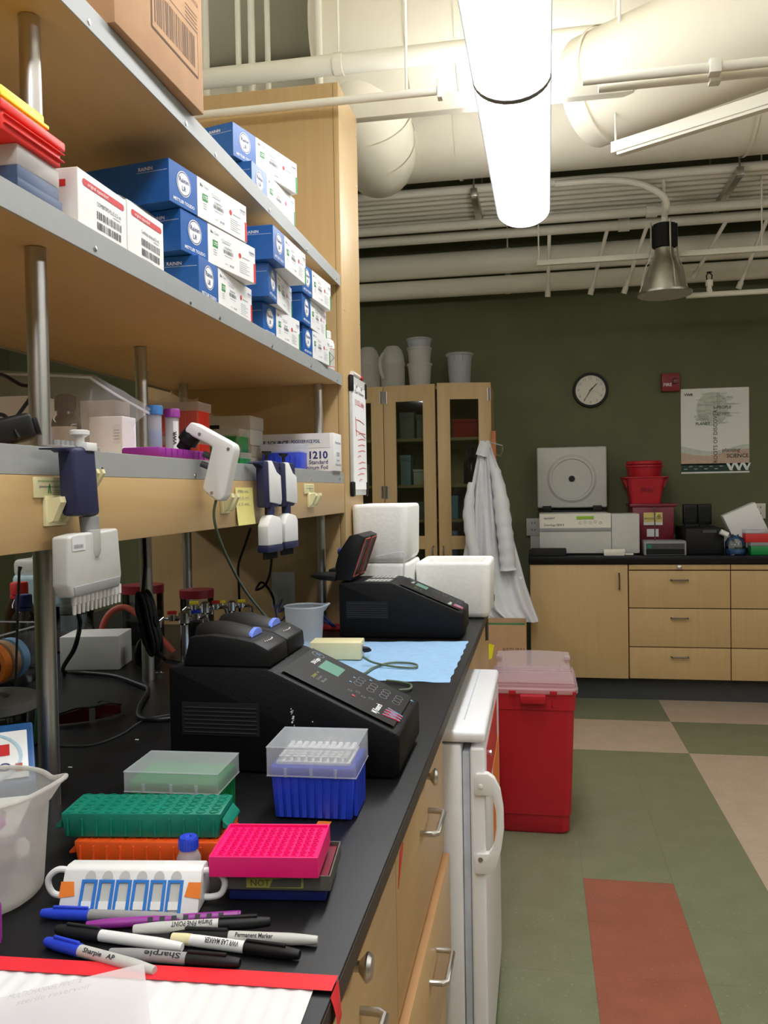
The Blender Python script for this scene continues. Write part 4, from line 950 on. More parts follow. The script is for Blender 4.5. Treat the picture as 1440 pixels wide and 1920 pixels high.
# whiteboard on the chase
WX = -.614
a, b = ox(653, 702, WX), ox(684, 928, WX)
t = thing('whiteboard', 'small whiteboard with red scribbles and black corners on the chase', 'whiteboard', (WX, a.y, b.z)); w_, h_ = b.y-a.y, a.z-b.z
MB().box((.0, 0, 0), (.010, w_, h_), 'light_grey', .003).build('frame', t); MB().box((.0095, .012, .02), (.011, w_-.012, h_-.03), 'print_white').build('board', t)
for (y0, z0, h2) in ((-.004, h_-.055, .055), (w_-.022, h_-.06, .055), (-.004, -.004, .05), (w_-.022, -.004, .05)): MB().box((-.0, y0, z0), (.014, y0+.026, z0+h2), 'black', .004).build('corner', t)
m = MB(); e = .0116; rr = random.Random(2)
def scr(y0, z0, y1, z1, mm='print_red', w=.001): m.tube([(e, y0, z0), (e, (y0+y1)/2, (z0+z1)/2+.004), (e, y1, z1)], w, mm, 4)
m.text('Don Volumes', (e, w_*.2, h_*.86), Y, Z, .012, 'print_black', width=w_*.6); m.text('15 OCt mlby', (e, w_*.2, h_*.76), Y, Z, .02, 'print_red', width=w_*.62)
for k in range(9): z0 = h_*(.12+.05*k); y0 = w_*rr.uniform(.3, .4); scr(y0, z0, y0+w_*rr.choice((.2, .45, .5)), z0+.006)
scr(w_*.2, h_*.55, w_*.9, h_*.5); scr(w_*.2, h_*.66, w_*.25, h_*.5); scr(w_*.25, h_*.64, w_*.8, h_*.62); m.build('writing', t)
for k in range(2): MB().lathe([(.008, 0), (.008, .004), (0, .005)], 'light_grey', (.011, w_*(.3+.35*k), h_*.93), 12, 0).build('magnet', t)
t = thing('marker', 'red-ended marker lying on top of the small whiteboard', 'marker', (WX+.006, a.y+.03, a.z+.0085))
MB().cyl((0, 0, 0), (0, .11, 0), .0075, 'white_plastic', n=14).build('barrel', t); MB().cyl((0, .11, 0), (0, .15, 0), .008, 'print_red', n=14).build('cap', t)
# ------------------------------------------------------------------ thermal cyclers
def lid_profile(k=0): return [(.022, .175), (.034, .223), (.072, .227), (.114, .222), (.142, .216), (.166, .203), (.168, .175)]
def cycler(loc, label, opened, front_z=.07, rz=0):
    t = thing('thermal_cycler', label, 'thermal cycler', loc, rz); t.scale = (1, 1, .955)
    L, Wd = .372, .212
    prof = [(0, .004), (.362, .004), (.372, .014), (L, front_z), (L-.004, front_z+.004), (.172, .17), (.16, .174), (.004, .174), (0, .17)]
    MB().prism(prof, 1, 0, Wd, 'black_tex', .003, 2).build('housing', t)
    MB().box((.02, .01, 0), (.35, Wd-.01, .005), 'black_matte').build('base', t)
    # side grille
    m = MB().box((.022, -.0016, .062), (.15, .001, .116), 'black_matte')
    m.build('grille_frame', t)
    for k in range(7): MB().box((.026, -.0034, .066+.0068*k), (.146, -.0012, .0680+.0068*k), 'grille', .0005, 1).build('grille_slat', t)
    # keypad on the slope
    A = Vector((.178, 0, .1675)); Bv = Vector((L-.006, 0, front_z+.005)); U = (Bv-A).normalized(); N = Vector((-U.z, 0, U.x)); Ls = (Bv-A).length
    P = lambda s, y, n=0: A+U*s+Y*y+N*n
    MB().quad([P(.004, .014, .0042), P(Ls-.008, .014, .0042), P(Ls-.008, Wd-.012, .0042), P(.004, Wd-.012, .0042)], 'black').build('control_panel', t)
    q = .0046
    MB().quad([P(.040, .112, q), P(.078, .112, q), P(.078, .168, q), P(.040, .168, q)], 'lcd').build('display', t)
    m = MB()
    m.text('DNA Engine', P(.032, .118, q+.0003), Y, -U, .008, 'print_white', width=.04, bold=.02); 
    for k in range(3): m.text(('200 V', 'Gradient', 'Block')[k], P(.05+.009*k, .05, q+.0003), Y, -U, .005, 'tape_olive' if k == 0 else 'print_grey', width=.04 if k == 0 else .026)
    m.disc(P(.022, .175, q+.0003), U, Y, .012, 'print_grey', 20, .0105); m.text('X', P(.026, .172, q+.0003), Y, -U, .009, 'tape_blue', bold=.02)
    m.text('MJ Research', P(.168, .03, q+.0003), Y, -U, .010, 'print_white', width=.05, bold=.02)
    for k, c in enumerate(('print_red', 'tape_blue')):
        for j in range(3): m.tube([P(.176, .040+.013*j+.004*k, q), P(.205, .046+.013*j+.004*k, q), P(.178, .053+.013*j+.004*k, q)], .0011, c, 4)
    m.disc(P(.12, .06, q+.0003), U, Y, .005, 'print_red', 3)
    for (s_, y) in ((.1, .12), (.1, .15), (.125, .178), (.205, .178)): m.disc(P(s_, y, q+.0003), U, Y, .004, 'tape_blue', 3)
    o = m.build('printing', t); o['kind'] = 'stuff'
    for i in range(4):
        for j in range(3): MB().disc(P(.112+.024*i, .125+.017*j, q+.0006), U, Y, .0095, 'print_grey', 16, .0084, .75).build('key', t)
    for i in range(4): MB().disc(P(.11+.012*i, .075+.01*(i % 2), q+.0006), U, Y, .004, 'print_grey', 12, .0032).build('key', t)
    # lids
    if not opened:
        for k in range(2):
            y0 = .006+.1*k; lid = MB().prism(lid_profile(), 1, y0, y0+.096, 'black', .003, 2).build('lid', t)
            def dome(u, v):
                a = PI*v; w2 = .026+.006*math.sin(PI*u); x = .034+.095*u
                return (x, y0+.048-w2*math.cos(a), .220+(.005+.018*math.sin(PI*min(1, .25+u*.75))**.8)*math.sin(a))
            MB().grid(dome, 14, 12, 'black').build('handle', lid)
            MB().prism([(y0+.022, .219), (y0+.074, .219), (y0+.070, .227), (y0+.060, .231), (y0+.048, .233), (y0+.036, .231), (y0+.026, .227)], 0, .124, .131, 'led_blue', .001, 1).build('latch', lid)
            m = MB(); 
            for s_ in range(7): a = -1+2*s_/6; m.disc((.149+.004*math.cos(a*1.3), y0+.048+.018*a, .2148-.002), (1, 0, -.5), Y, .0014, 'print_white', 6)
            m.build('markings', lid)
    else:
        for k in range(2):
            y0 = .008+.1*k
            b = MB().box((.07, y0+.006, .1735), (.155, y0+.09, .1765), 'dark_grey', .001).build('block', t)
            for i in range(6):
                for j in range(2): MB().box((.076+.0128*i, y0+.02+.034*j, .1762), (.085+.0128*i, y0+.046+.034*j, .1772), 'light_grey').build('well_row', b)
        # one lid stands open on its hinge, the other lies folded back
        lid = MB().prism([(-.008, .182), (.036, .180), (.082, .318), (.060, .328), (.034, .322), (.0, .27), (-.012, .226)], 1, .006, .102, 'black', .003, 2).prism([(-.008, .182), (.036, .180), (.082, .318), (.060, .328), (.034, .322), (.0, .27), (-.012, .226)], 1, .108, .204, 'black', .003, 2).build('lid', t)
        for y0 in (.006, .108):
            m = MB(); n = Vector((.95, 0, -.31))*.0012
            a, c = Vector((.0405, 0, .192)), Vector((.0805, 0, .311))
            for (p0, p1) in (((a, y0+.01), (c, y0+.01)), ((a, y0+.086), (c, y0+.086)), ((a, y0+.01), (a, y0+.086)), ((c, y0+.01), (c, y0+.086))): m.tube([p0[0]+Y*p0[1]+n, p1[0]+Y*p1[1]+n], .0016, 'rubber_red', 6)
            m.build('heater_frame', lid)
        MB().prism([(-.09, .192), (-.06, .182), (-.012, .178), (-.010, .198), (-.06, .2), (-.09, .198)], 1, .004, .1, 'black', .003, 2).build('folded_lid', t)
        MB().prism([(-.06, .186), (-.012, .184), (-.010, .206), (-.058, .206)], 1, .108, .2, 'black', .002, 2).build('folded_lid', t)
        MB().ball((-.002, .05, .268), .012, 'cable_blue', 10, (1, 1.6, 1.2)).build('knob', t)
    return t
TC1 = cycler((-.582, 1.250, ZC), 'black thermal cycler with two closed lids and blue latches', False)
m = MB(); rr = random.Random(4)
for k in range(26): z = .068+.042*rr.random()**1.0; m.disc((.206+.003*math.sin(40*z)+rr.uniform(-.002, .002), -.0008, z), X, Z, rr.uniform(.0005, .0018), 'print_white', 6)
m.disc((.236, -.0008, .09), X, Z, .0012, 'print_white', 6); m.build('paint_chips', TC1)
cycler((-.592, 2.462, ZC), 'black thermal cycler with open lids in front of the foam boxes', True, .078)

# ------------------------------------------------------------------ tip boxes on the bench
def tipbox(loc, w_, d_, h, lidh, base, label, rz=0, taper=.93, tips=True):
    t = thing('tip_box', label, 'tip box', loc, rz); hb = h-lidh
    MB().box((.002, .002, .0005), (w_-.002, d_-.002, hb), base, .003, 2, taper).build('base', t)
    n = 9
    for k in range(n):
        x = .008+(w_-.016)*(k+.5)/n; MB().prism([(x-.0035, hb-.004), (x+.0035, hb-.004), (x*taper+w_*(1-taper)/2+.003, .004), (x*taper+w_*(1-taper)/2-.003, .004)], 1, 0, .004, base).build('rib', t)
    n = 7
    for k in range(n):
        y = .008+(d_-.016)*(k+.5)/n; MB().prism([(y-.0035, hb-.004), (y+.0035, hb-.004), (y*taper+d_*(1-taper)/2+.003, .004), (y*taper+d_*(1-taper)/2-.003, .004)], 0, w_-.004, w_, base).build('rib', t)
    MB().box((.001, .001, hb-.001), (w_-.001, d_-.001, hb+.009), base, .0015, 1).build('deck', t)
    if tips:
        m = MB(); m.box((.008, .008, hb+.009), (w_-.008, d_-.008, hb+.014), 'white_plastic', .001)
        for i in range(10):
            for j in range(7): m.cyl((.014+(w_-.028)*i/9, .014+(d_-.028)*j/6, hb+.014), (.014+(w_-.028)*i/9, .014+(d_-.028)*j/6, hb+.02), .0036, 'white_plastic', n=8)
        o = m.build('tips', t); o['kind'] = 'stuff'
    m = MB(); q = .0014; z0 = hb-.004
    x0, x1, y0, y1 = -.002, w_+.002, -.002, d_+.002; C = [(x0, y0), (x1, y0), (x1, y1), (x0, y1)]
    for i in range(4): m.quad([(*C[i], z0), (*C[(i+1) % 4], z0), (*C[(i+1) % 4], h), (*C[i], h)], 'frost')
    m.quad([(*c, h) for c in C], 'frost')
    m.tube([(*c, h-.0006) for c in C], .0011, 'frost', 6, closed=True).tube([(*c, z0+.0008) for c in C], .0010, 'frost', 6, closed=True)
    m.build('lid', t)
    for k in (.2, .5, .78): MB().box((w_*k-.002, -.0032, z0), (w_*k+.002, -.0018, z0+.012), 'frost').build('lid_clip', t)
    return t
tipbox((-.361, 1.078, ZC), .118, .092, .099, .036, 'rack_blue', 'blue tip box with a frosted lid on the bench', math.radians(2))
tipbox((-.546, 1.035, ZC), .126, .086, .072, .024, 'rack_green2', 'green tip box with a frosted lid behind the teal rack', math.radians(2.5), .95, False)
# tube racks
def holes_rack(loc, w_, d_, h, mm, nx, ny, label, rz, tabs=True, hole_r=.0038):
    t = thing('tube_rack', label, 'rack', loc, rz)
    MB().box((0, 0, .0005), (w_, d_, h), mm, .0025, 2, .96).build('body', t)
    if tabs:
        for s in (0, 1): MB().prism([(0 if s == 0 else w_, h*.75), ((-.009 if s == 0 else w_+.009), h*.42), ((-.009 if s == 0 else w_+.009), h*.30), (0 if s == 0 else w_, h*.36)], 1, d_*.08, d_*.92, mm, .001, 1).build('end_tab', t)
    m = MB()
    for i in range(nx):
        for j in range(ny):
            x, y = w_*(i+.6)/(nx+.2), d_*(j+.6)/(ny+.2); a = Vector((x, y, h))
            m.add([a+Vector((hole_r*k*math.cos(2*PI*s/10), hole_r*k*math.sin(2*PI*s/10), z)) for (k, z) in ((1.35, .0001), (1.3, .0009), (1.0, .0009), (.9, -.0025), (0.001, -.0025)) for s in range(10)], [(r_*10+s, r_*10+(s+1) % 10, r_*10+10+(s+1) % 10, r_*10+10+s) for r_ in range(4) for s in range(10)], mm)
    o = m.build('wells', t); o['kind'] = 'stuff'
    n = 11
    for k in range(n): x = w_*(k+.5)/n; MB().box((x-.0012, -.0012, h*.1), (x+.0012, .004, h*.8), mm, .0004, 1).build('rib', t)
    return t
holes_rack((-.553, .915, ZC), .180, .088, .0265, 'rack_orange', 12, 6, 'orange tube rack under the teal rack', math.radians(6.5))
holes_rack((-.571, .918, ZC+.0278), .196, .066, .0305, 'rack_green', 12, 5, 'teal tube rack lying on the orange rack', math.radians(7), hole_r=.0045)
# pink rack on the grey tray
t = thing('cooler_tray', 'grey and navy cooler tray with taped lettering under the pink rack', 'tray', (-.340, .850, ZC), math.radians(6))
MB().box((.006, .004, .0005), (.112, .086, .014), 'tray_navy', .002).build('base', t)
m = MB()
for (a, b) in (((0, 0, .015), (.118, .0015, .030)), ((0, .0885, .015), (.118, .09, .030)), ((0, .0015, .015), (.0015, .0885, .030)), ((.1165, .0015, .015), (.118, .0885, .030)), ((0, 0, .0142), (.118, .09, .0155))): m.box(a, b, 'tray_grey')
m.build('shell', t)
MB().box((.004, .004, .0157), (.114, .086, .026), 'bin_maroon').build('insert', t)
m = MB().rect((.027, -.0007, .0165), X, Z, .062, .0115, 'tape_olive'); m.text('NOT', (.032, -.0012, .0187), X, Z, .0068, 'print_brown'); m.quad([(.052, -.0011, .0172), (.056, -.0011, .026), (.07, -.0011, .0272), (.087, -.0011, .0272), (.0865, -.0011, .018)], 'tray_grey'); m.build('tape_label', t)
t = thing('tube_rack', 'bright pink tube rack tilted on the grey cooler tray', 'rack', (-.3495, .838, ZC+.0312), rot=(math.radians(1.0), math.radians(-.6), math.radians(5.5)))
w_, d_, h = .118, .086, .023
m = MB().box((0, 0, .0005), (w_, .002, h), 'rack_pink', .0006, 1).box((0, d_-.002, .0005), (w_, d_, h), 'rack_pink', .0006, 1).box((0, .002, .0005), (.002, d_-.002, h), 'rack_pink', .0006, 1).box((w_-.002, .002, .0005), (w_, d_-.002, h), 'rack_pink', .0006, 1).box((.001, .001, .004), (w_-.001, d_-.001, h-.0035), 'rack_pink')
m.build('body', t)
m = MB()
for i in range(12):
    for j in range(8): m.lathe([(.0036, 0), (.0034, .0018), (.0026, .0018), (.0022, 0)], 'rack_pink', (.010+.0089*i, .0095+.0095*j, h-.0035), 8)
o = m.build('wells', t); o['kind'] = 'stuff'
p = oz(605, 1548, ZC); m = MB().box((p.x-.009, p.y-.03, ZC+.0002), (p.x+.009, p.y+.012, ZC+.0012), 'tape_orange'); tag(m.build('orange_tape'), 'scrap of orange tape on the bench behind the pink rack', 'tape')
# small bottle
p = oz(361, 1648, ZC)
t = thing('small_bottle', 'small clear bottle with a blue ribbed cap beside the pink rack', 'bottle', (-.395, .890, ZC))
MB().lathe([(0, .0005), (.0125, .0005), (.0135, .003), (.0135, .028), (.011, .034), (.009, .036), (.009, .038)], 'frost', n=24).build('body', t)
MB().lathe([(0, .002), (.012, .002), (.012, .02), (0, .02)], 'frost_dense', n=18).build('contents', t)
m = MB().lathe([(.0105, .038), (.0105, .050), (.0095, .052), (.004, .052), (.003, .0505), (0, .0505)], 'rack_blue', n=24)
for k in range(20): a = 2*PI*k/20; m.box((.0105*math.cos(a)-.0007, .0105*math.sin(a)-.0007, .039), (.0105*math.cos(a)+.0007, .0105*math.sin(a)+.0007, .049), 'rack_blue')
m.build('cap', t)
# white strip holder with blue windows and two loop handles
t = thing('strip_holder', 'white holder with six blue-framed slots and loop handles', 'holder', (-.503, .797, ZC), math.radians(7.5))
L = .150; pr = [(0, .0005), (.056, .0005), (.046, .039), (.030, .041), (.022, .039)]
MB().prism(pr, 0, 0, L, 'white_plastic', .002, 2).build('body', t)
nf = Vector((0, .022, .0385)).normalized(); N = Vector((0, -nf.z, nf.y))
for k in range(6):
    x0 = .022+.0186*k; o_ = lambda a, b, n: Vector((x0+a, .0, .0005))+nf*b+N*n
    m = MB(); w = .0165
    for (a0, a1, b0, b1) in ((0, .003, .002, .034), (w-.003, w, .002, .034), (.003, w-.003, .031, .034)):
        c = [o_(a0, b0, 0), o_(a1, b0, 0), o_(a1, b1, 0), o_(a0, b1, 0)]; d_ = [p+N*.0022 for p in c]; m.add(c+d_, [(4, 5, 6, 7), (0, 1, 5, 4), (1, 2, 6, 5), (2, 3, 7, 6), (3, 0, 4, 7)], 'rack_azure')
    m.build('slot_frame', t)
    MB().quad([o_(.003, .005, .0004), o_(w-.003, .005, .0004), o_(w-.003, .031, .0004), o_(.003, .031, .0004)], 'light_grey').build('slot', t)
    c = [o_(.003, .005, .0006), o_(w-.003, .005, .0006), o_(w-.003, .013, .0006), o_(.003, .013, .0006)]; d_ = [p+N*.002 for p in c]; MB().add(c+d_, [(4, 5, 6, 7), (0, 1, 5, 4), (1, 2, 6, 5), (2, 3, 7, 6), (3, 0, 4, 7)], 'white_plastic').build('slot_sill', t)
    MB().quad([o_(w/2+.006*math.cos(a), .035+.008*math.sin(a), .0006) for a in [PI*i/10 for i in range(11)]], 'light_grey').build('finger_notch', t)
for s in (-1, 1):
    bx = 0 if s < 0 else L; P = [(bx-s*.003, .030, .034), (bx+s*.010, .030, .035), (bx+s*.020, .030, .028), (bx+s*.022, .030, .019), (bx+s*.017, .030, .009), (bx+s*.006, .030, .006), (bx-s*.003, .030, .006)]
    MB().tube(spline(P, 4), .0034, 'white_plastic', 10).build('loop_handle', t)
    c = [Vector((bx-s*.016, 0, .0005))+nf*.018+N*.0008, Vector((bx+s*.001, 0, .0005))+nf*.016+N*.0008, Vector((bx+s*.001, 0, .0005))+nf*.032+N*.0008, Vector((bx-s*.013, 0, .0005))+nf*.032+N*.0008]
    MB().quad(c if s > 0 else [p+X*-.012 if False else p for p in c], 'tape_orange').build('orange_tape', t)
# ------------------------------------------------------------------ beaker full of plastic at the edge of the frame
t = thing('plastic_beaker', 'cloudy plastic beaker with a spout, filled with plastic bits', 'beaker', (-.607, .818, ZC)); R0, R1, Hb = .064, .074, .120
def wall(r_in):
    def f(u, v):
        a = 2*PI*u; r = (R0+(R1-R0)*v)*(1 if not r_in else .97)
        if v < .08: r *= .86+.14*math.sin(PI/2*v/.08)
        sp = max(0, math.cos(a-.18))**24 if v > .86 else 0; r += sp*.022*((v-.86)/.14)
        return (r*math.cos(a), r*math.sin(a), .001+Hb*v+.012*max(0, (v-.9)/.1)*sp)
    return f
MB().grid(wall(False), 72, 30, 'frost_dense').build('body', t, 60)
MB().lathe([(0, .0008), (R0*.86, .0008), (R0*.86, .003), (0, .003)], 'frost_dense', n=32).build('base', t)
rim = [wall(False)(i/72, 1) for i in range(72)]; MB().tube([Vector(p) for p in rim], .0028, 'frost_dense', 8, closed=True).build('rim', t)
m = MB(Matrix.Translation((.004, -.005, .088)) @ Matrix.Rotation(math.radians(24), 4, 'X') @ Matrix.Rotation(.2, 4, 'Z')); m.box((-.05, -.03, 0), (.05, .03, .004), 'light_grey', .002)
for k, ch in enumerate('EFGH'): m.text(ch, (-.03+.018*k, .012, .0045), X, Y, .007, 'dark_grey'); m.lathe([(.006, .004), (.006, .007), (.0045, .007), (.0045, .004)], 'light_grey', (-.027+.018*k, 0, 0), 12)
m = m.build('rack_plate'); tag(m, 'grey lettered plate lying in the cloudy beaker', 'plate'); m.location = t.location
rr = random.Random(8)
for k, (mm, lab) in enumerate((('rack_purple', 'purple cap lying in the cloudy beaker'), ('rack_orange', 'orange cap lying in the cloudy beaker'), ('white_plastic', 'white tube lying at the bottom of the cloudy beaker'), ('dark_grey', 'dark tube scrap at the bottom of the cloudy beaker'), ('white_plastic', 'white tube leaning inside the cloudy beaker'))):
    a = rr.uniform(-1.2, 1.4); c = Vector((.035*math.cos(a), .035*math.sin(a), [.085, .055, .016, .022, .05][k]))+t.location
    m = MB(Matrix.Translation(c) @ Matrix.Rotation(rr.uniform(0, 3), 4, 'Z') @ Matrix.Rotation(1.3, 4, 'X')).lathe([(0, -.014), (.009, -.014), (.011, -.01), (.011, .012), (.009, .014), (0, .014)], mm, n=14)
    tag(m.build('tube_scrap'), lab, 'plastic')
# ------------------------------------------------------------------ pens
def on(u, v, r): return oz(u, v, ZC+r)
def marker(a, b, capf, cap, body, label, lift=0, tip=None, r=.0056, txt=None, flip=False, clip=True, tail=None):
    z = ZC+r+.0003+lift; A = oz(*a, z); B = oz(*b, z); d = (B-A); L = d.length; d.normalize(); t = thing('marker_pen', label, 'pen', (A.x, A.y, z), math.atan2(d.y, d.x))
    c = L*capf
    MB().lathe([(0, 0), (r*.7, 0), (r*.82, .002), (r*1.08, c*.35), (r*1.12, c), (r*.9, c)], cap, n=18, ax=0).build('cap', t)
    e = L-.026
    MB().lathe([(r*.9, c-.002), (r, c+.001), (r, e), (r*.93, e+.008), (r*.74, L-.002), (r*.66, L), (0, L)], body, n=18, ax=0).build('barrel', t)
    if tail: MB().lathe([(r*1.02, L-.02), (r*.98, L-.012), (r*.8, L+.0005), (0, L+.0008)], tail, n=18, ax=0).build('end_plug', t)
    if clip: MB().box((c*.25, -.0016, r*1.02), (c*.98, .0016, r*1.5), cap, .0006, 1).build('clip', t)
    if txt:
        m = MB(); sg = 1 if d.x > 0 else -1; n = Vector((0, -.64*sg, .77)); V_ = Vector((0, .77*sg, .64)); o_ = n*(r+.0003)
        if flip: m.text(txt, Vector((c+(e-c)*.1, 0, 0))+o_+V_*.0024, X, -V_, r*.85, 'print_black', width=(e-c)*.7, bold=.02)
        else: m.text(txt, Vector((c+(e-c)*.12, 0, 0))+o_-V_*.002, X, V_, r*.75, 'print_black', width=(e-c)*.6, bold=.02)
        m.build('lettering', t)
    return t
marker((78, 1712), (345, 1722), .34, 'rack_blue', 'grey_plastic', 'blue-capped grey pen lying along the white strip holder')
marker((448, 1716), (162, 1734), .0, 'rack_purple', 'rack_purple', 'clear purple gel pen with a barcode sticker', clip=False, txt='|||||||', r=.0048)
marker((507, 1728), (250, 1742), .38, 'black', 'light_grey', 'grey permanent marker with black cap and upside-down lettering', txt='Sharpie FINE POINT', flip=True, lift=.006)
marker((106, 1742), (342, 1776), .36, 'black_matte', 'white_plastic', 'white marker with a long black cap')
marker((320, 1752), (596, 1763), .40, 'black', 'light_grey', 'grey permanent marker with rounded end', txt='Permanent Marker')
marker((562, 1790), (324, 1758), .42, 'black', 'white_plastic', 'lab marker with white barrel, cream end and black cap', txt='VWR LAB MARKER', flip=True, tail='cream', lift=.0)
marker((450, 1806), (206, 1786), .40, 'black', 'grey_plastic', 'worn grey marker with a short black cap', txt='Sharpie', flip=True)
marker((86, 1765), (290, 1820), .33, 'rack_blue', 'light_grey', 'fine marker with a bright blue cap beside the red tape', txt='Sharpie   AP')
# ------------------------------------------------------------------ taped pad and plastic sheet at the corner
t = thing('bench_pad', 'white absorbent pad edged with red tape on the bench corner', 'pad')
a, b, c, d = (-.62, .690), (-.200, .713), (-.188, .45), (-.62, .43)
def padf(u, v):
    x = a[0]*(1-u)*(1-v)+b[0]*u*(1-v)+c[0]*u*v+d[0]*(1-u)*v; y = a[1]*(1-u)*(1-v)+b[1]*u*(1-v)+c[1]*u*v+d[1]*(1-u)*v
    return (x, y, ZC+.0022+.0006*math.sin(u*150))
MB().grid(padf, 150, 4, 'paper').build('pad', t, 80)
MB().add([(-.62, .7055, ZC+.0034), (-.1825, .7285, ZC+.0034), (-.1825, .704, ZC+.0038), (-.62, .684, ZC+.0038)], [(0, 1, 2, 3)], 'tape_red').build('red_tape', t)
MB().grid(lambda u, v: (-.1822+.004*u+.004*math.sin(u*3)*v, .7285-.03*v-.006*u, ZC+.001-.030*u-.006*u*v), 5, 4, 'tape_red').build('tape_end', t)
t = thing('plastic_sheet', 'cloudy plastic sheet with faint print lying on the white pad', 'sheet', (0, 0, 0))
P = [oz(-40, 1880, ZC+.012), oz(270, 1806, ZC+.03), oz(287, 1940, ZC+.012), oz(-40, 2040, ZC+.006)]
MB().grid(lambda u, v: (P[0]*(1-u)*(1-v)+P[1]*u*(1-v)+P[2]*u*v+P[3]*(1-u)*v)+Z*(-.006*math.sin(PI*v)*u), 14, 10, 'acetate').build('sheet', t)
o_ = P[0].lerp(P[1], .22)-Y*.012; U = (P[1]-P[0]).normalized(); m = MB()
for k, s_ in enumerate(('MULTICHANNEL PIPETTE', 'sterile reservoir')): m.text(s_, o_-Y*.006*k+Z*.002+X*.012*k, U, Vector((0, .85, .5)), .0045, 'light_grey', width=.06)
m.build('printing', t)
m = MB().box((-.62, .690, ZC+.0045), (-.521, .735, ZC+.045), 'rack_purple', .004); 
for k in range(5): m.box((-.5215, .693+.008*k, ZC+.006), (-.5202, .697+.008*k, ZC+.042), 'rack_purple')
tag(m.build('purple_rack'), 'purple rack standing on the edge of the white pad', 'rack')
# bits of plastic on the bench
for k, (u, v) in enumerate(((257, 1388), (132, 1440), (118, 1352))):
    p = oz(u, v, ZC); m = MB().box((p.x-.004, p.y-.0012, ZC+.0002), (p.x+.003, p.y+.0012, ZC+.002), 'white_plastic', .0006, 1); tag(m.build('plastic_bit'), ['white plastic bit beside the thermal cycler', 'white plastic bit in front of the steel pole', 'white plastic bit beside the red glasses'][k], 'plastic')
# ------------------------------------------------------------------ further along the bench
t = thing('absorbent_pad', 'pale blue absorbent pad spread on the bench', 'pad')
P = [oz(560, 1205, ZC), oz(878, 1203, ZC), oz(842, 1281, ZC), oz(560, 1272, ZC)]; rr = random.Random(6)
MB().grid(lambda u, v: (P[0]*(1-u)*(1-v)+P[1]*u*(1-v)+P[2]*u*v+P[3]*(1-u)*v)+Vector((.002*math.sin(40*v), .003*math.sin(33*u), .0012+.0006*math.sin(19*u+5*v)*math.sin(13*v)))*(1), 40, 24, 'blue_pad').build('sheet', t, 60)
t = thing('power_supply', 'cream plug-in power supply box on the blue pad', 'power supply', (-.590, 2.115, ZC+.0025), math.radians(4))
MB().box((0, 0, .0005), (.135, .075, .046), 'cream', .003, 2).build('body', t); MB().box((.1352, .006, .008), (.137, .03, .04), 'light_grey').build('socket_plate', t)
for k in range(2): MB().lathe([(.007, 0), (.006, .012), (.003, .02), (0, .02)], 'black', (.136, .022+.026*k, .026-.008*k), 12, 0).build('plug', t)
t = thing('signal_cable', 'grey-green cable looping over the blue pad from the power supply', 'cable')
q = lambda u, v, z=.006: oz(u, v, ZC+z)
MB().tube(spline([q(681, 1232, .02), q(700, 1242, .012), q(740, 1250), q(775, 1252), q(782, 1247), q(765, 1243), q(730, 1243), q(700, 1252), q(685, 1262), q(655, 1276, .005)], 6), .0028, 'cable_green', 8).build('cord_run', t)
MB().tube(spline([q(725, 1276, .005), q(752, 1279, .005), q(770, 1284, .005), q(768, 1292, .005), q(748, 1294, .005)], 6), .0028, 'cable_green', 8).build('cord_run', t)
t = thing('controller_cord', 'grey-green cord hanging from the white pipette controller', 'cord')
MB().tube(spline([oy(405, 938, 1.477), oy(401, 965, 1.48), oy(408, 1000, 1.50), oy(428, 1050, 1.56), oy(455, 1100, 1.66), oy(485, 1140, 1.8), oy(520, 1180, 1.95), oz(560, 1215, ZC+.006)], 6), .0028, 'cable_green', 8).build('cord_run', t)
def graduated(loc, R0, R1, h, label, mm='frost', rz=0, spout=.016):
    t = thing('plastic_beaker', label, 'beaker', loc, rz)
    def f(u, v):
        a = 2*PI*u; r = R0+(R1-R0)*v; sp = max(0, math.cos(a))**20 if v > .85 else 0
        r += sp*spout*((v-.85)/.15) if v > .85 else 0
        return (r*math.cos(a), r*math.sin(a), .001+h*v+.006*sp*max(0, (v-.9)/.1))
    MB().grid(f, 56, 20, mm).build('body', t, 60); MB().lathe([(0, .0008), (R0, .0008), (R0, .003), (0, .003)], mm, n=32).build('base', t)
    MB().tube([Vector(f(i/56, 1)) for i in range(56)], .0024, mm, 8, closed=True).build('rim', t); return t
graduated((-.665, 2.335, ZC), .049, .057, .112, 'cloudy plastic beaker with a spout beside the open thermal cycler', rz=.2)
# foam boxes
def foam_box(loc, w_, d_, h, label, open_=False):
    t = thing('foam_box', label, 'foam box', (loc[0]+w_/2, loc[1]+d_/2, loc[2])); q = .06
    rings = [rr_ring(w_-.03, d_-.03, .0005, .02), rr_ring(w_-.012, d_-.012, .006, .024), rr_ring(w_, d_, .02, .028), rr_ring(w_+.006, d_+.006, h-.012, .028), rr_ring(w_, d_, h-.003, .026), rr_ring(w_-.012, d_-.012, h, .022)]
    if open_: rings += [rr_ring(w_-q+.01, d_-q+.01, h, .014), rr_ring(w_-q, d_-q, h-.006, .014), rr_ring(w_-q-.006, d_-q-.006, .045, .014)]
    loft(rings, MB(), 'foam').build('box_body', t, 50); return t
foam_box((-.416, 2.868, ZC), .252, .30, .192, 'open white foam box at the end of the bench', True)
foam_box((-.606, 2.745, ZC), .180, .30, .2, 'lower white foam box behind the open thermal cycler')
foam_box((-.610, 2.740, ZC+.201), .184, .31, .195, 'upper white foam box stacked behind the open thermal cycler')
m = MB().tube(spline([oy(706, 1044, 2.725), oy(748, 1036, 2.72), oy(757, 1040, 2.72), oy(757, 1068, 2.725), oy(755, 1100, 2.725)], 6), .003, 'frost', 8); tag(m.build('plastic_tube'), 'clear bent plastic tube against the foam box', 'tube')
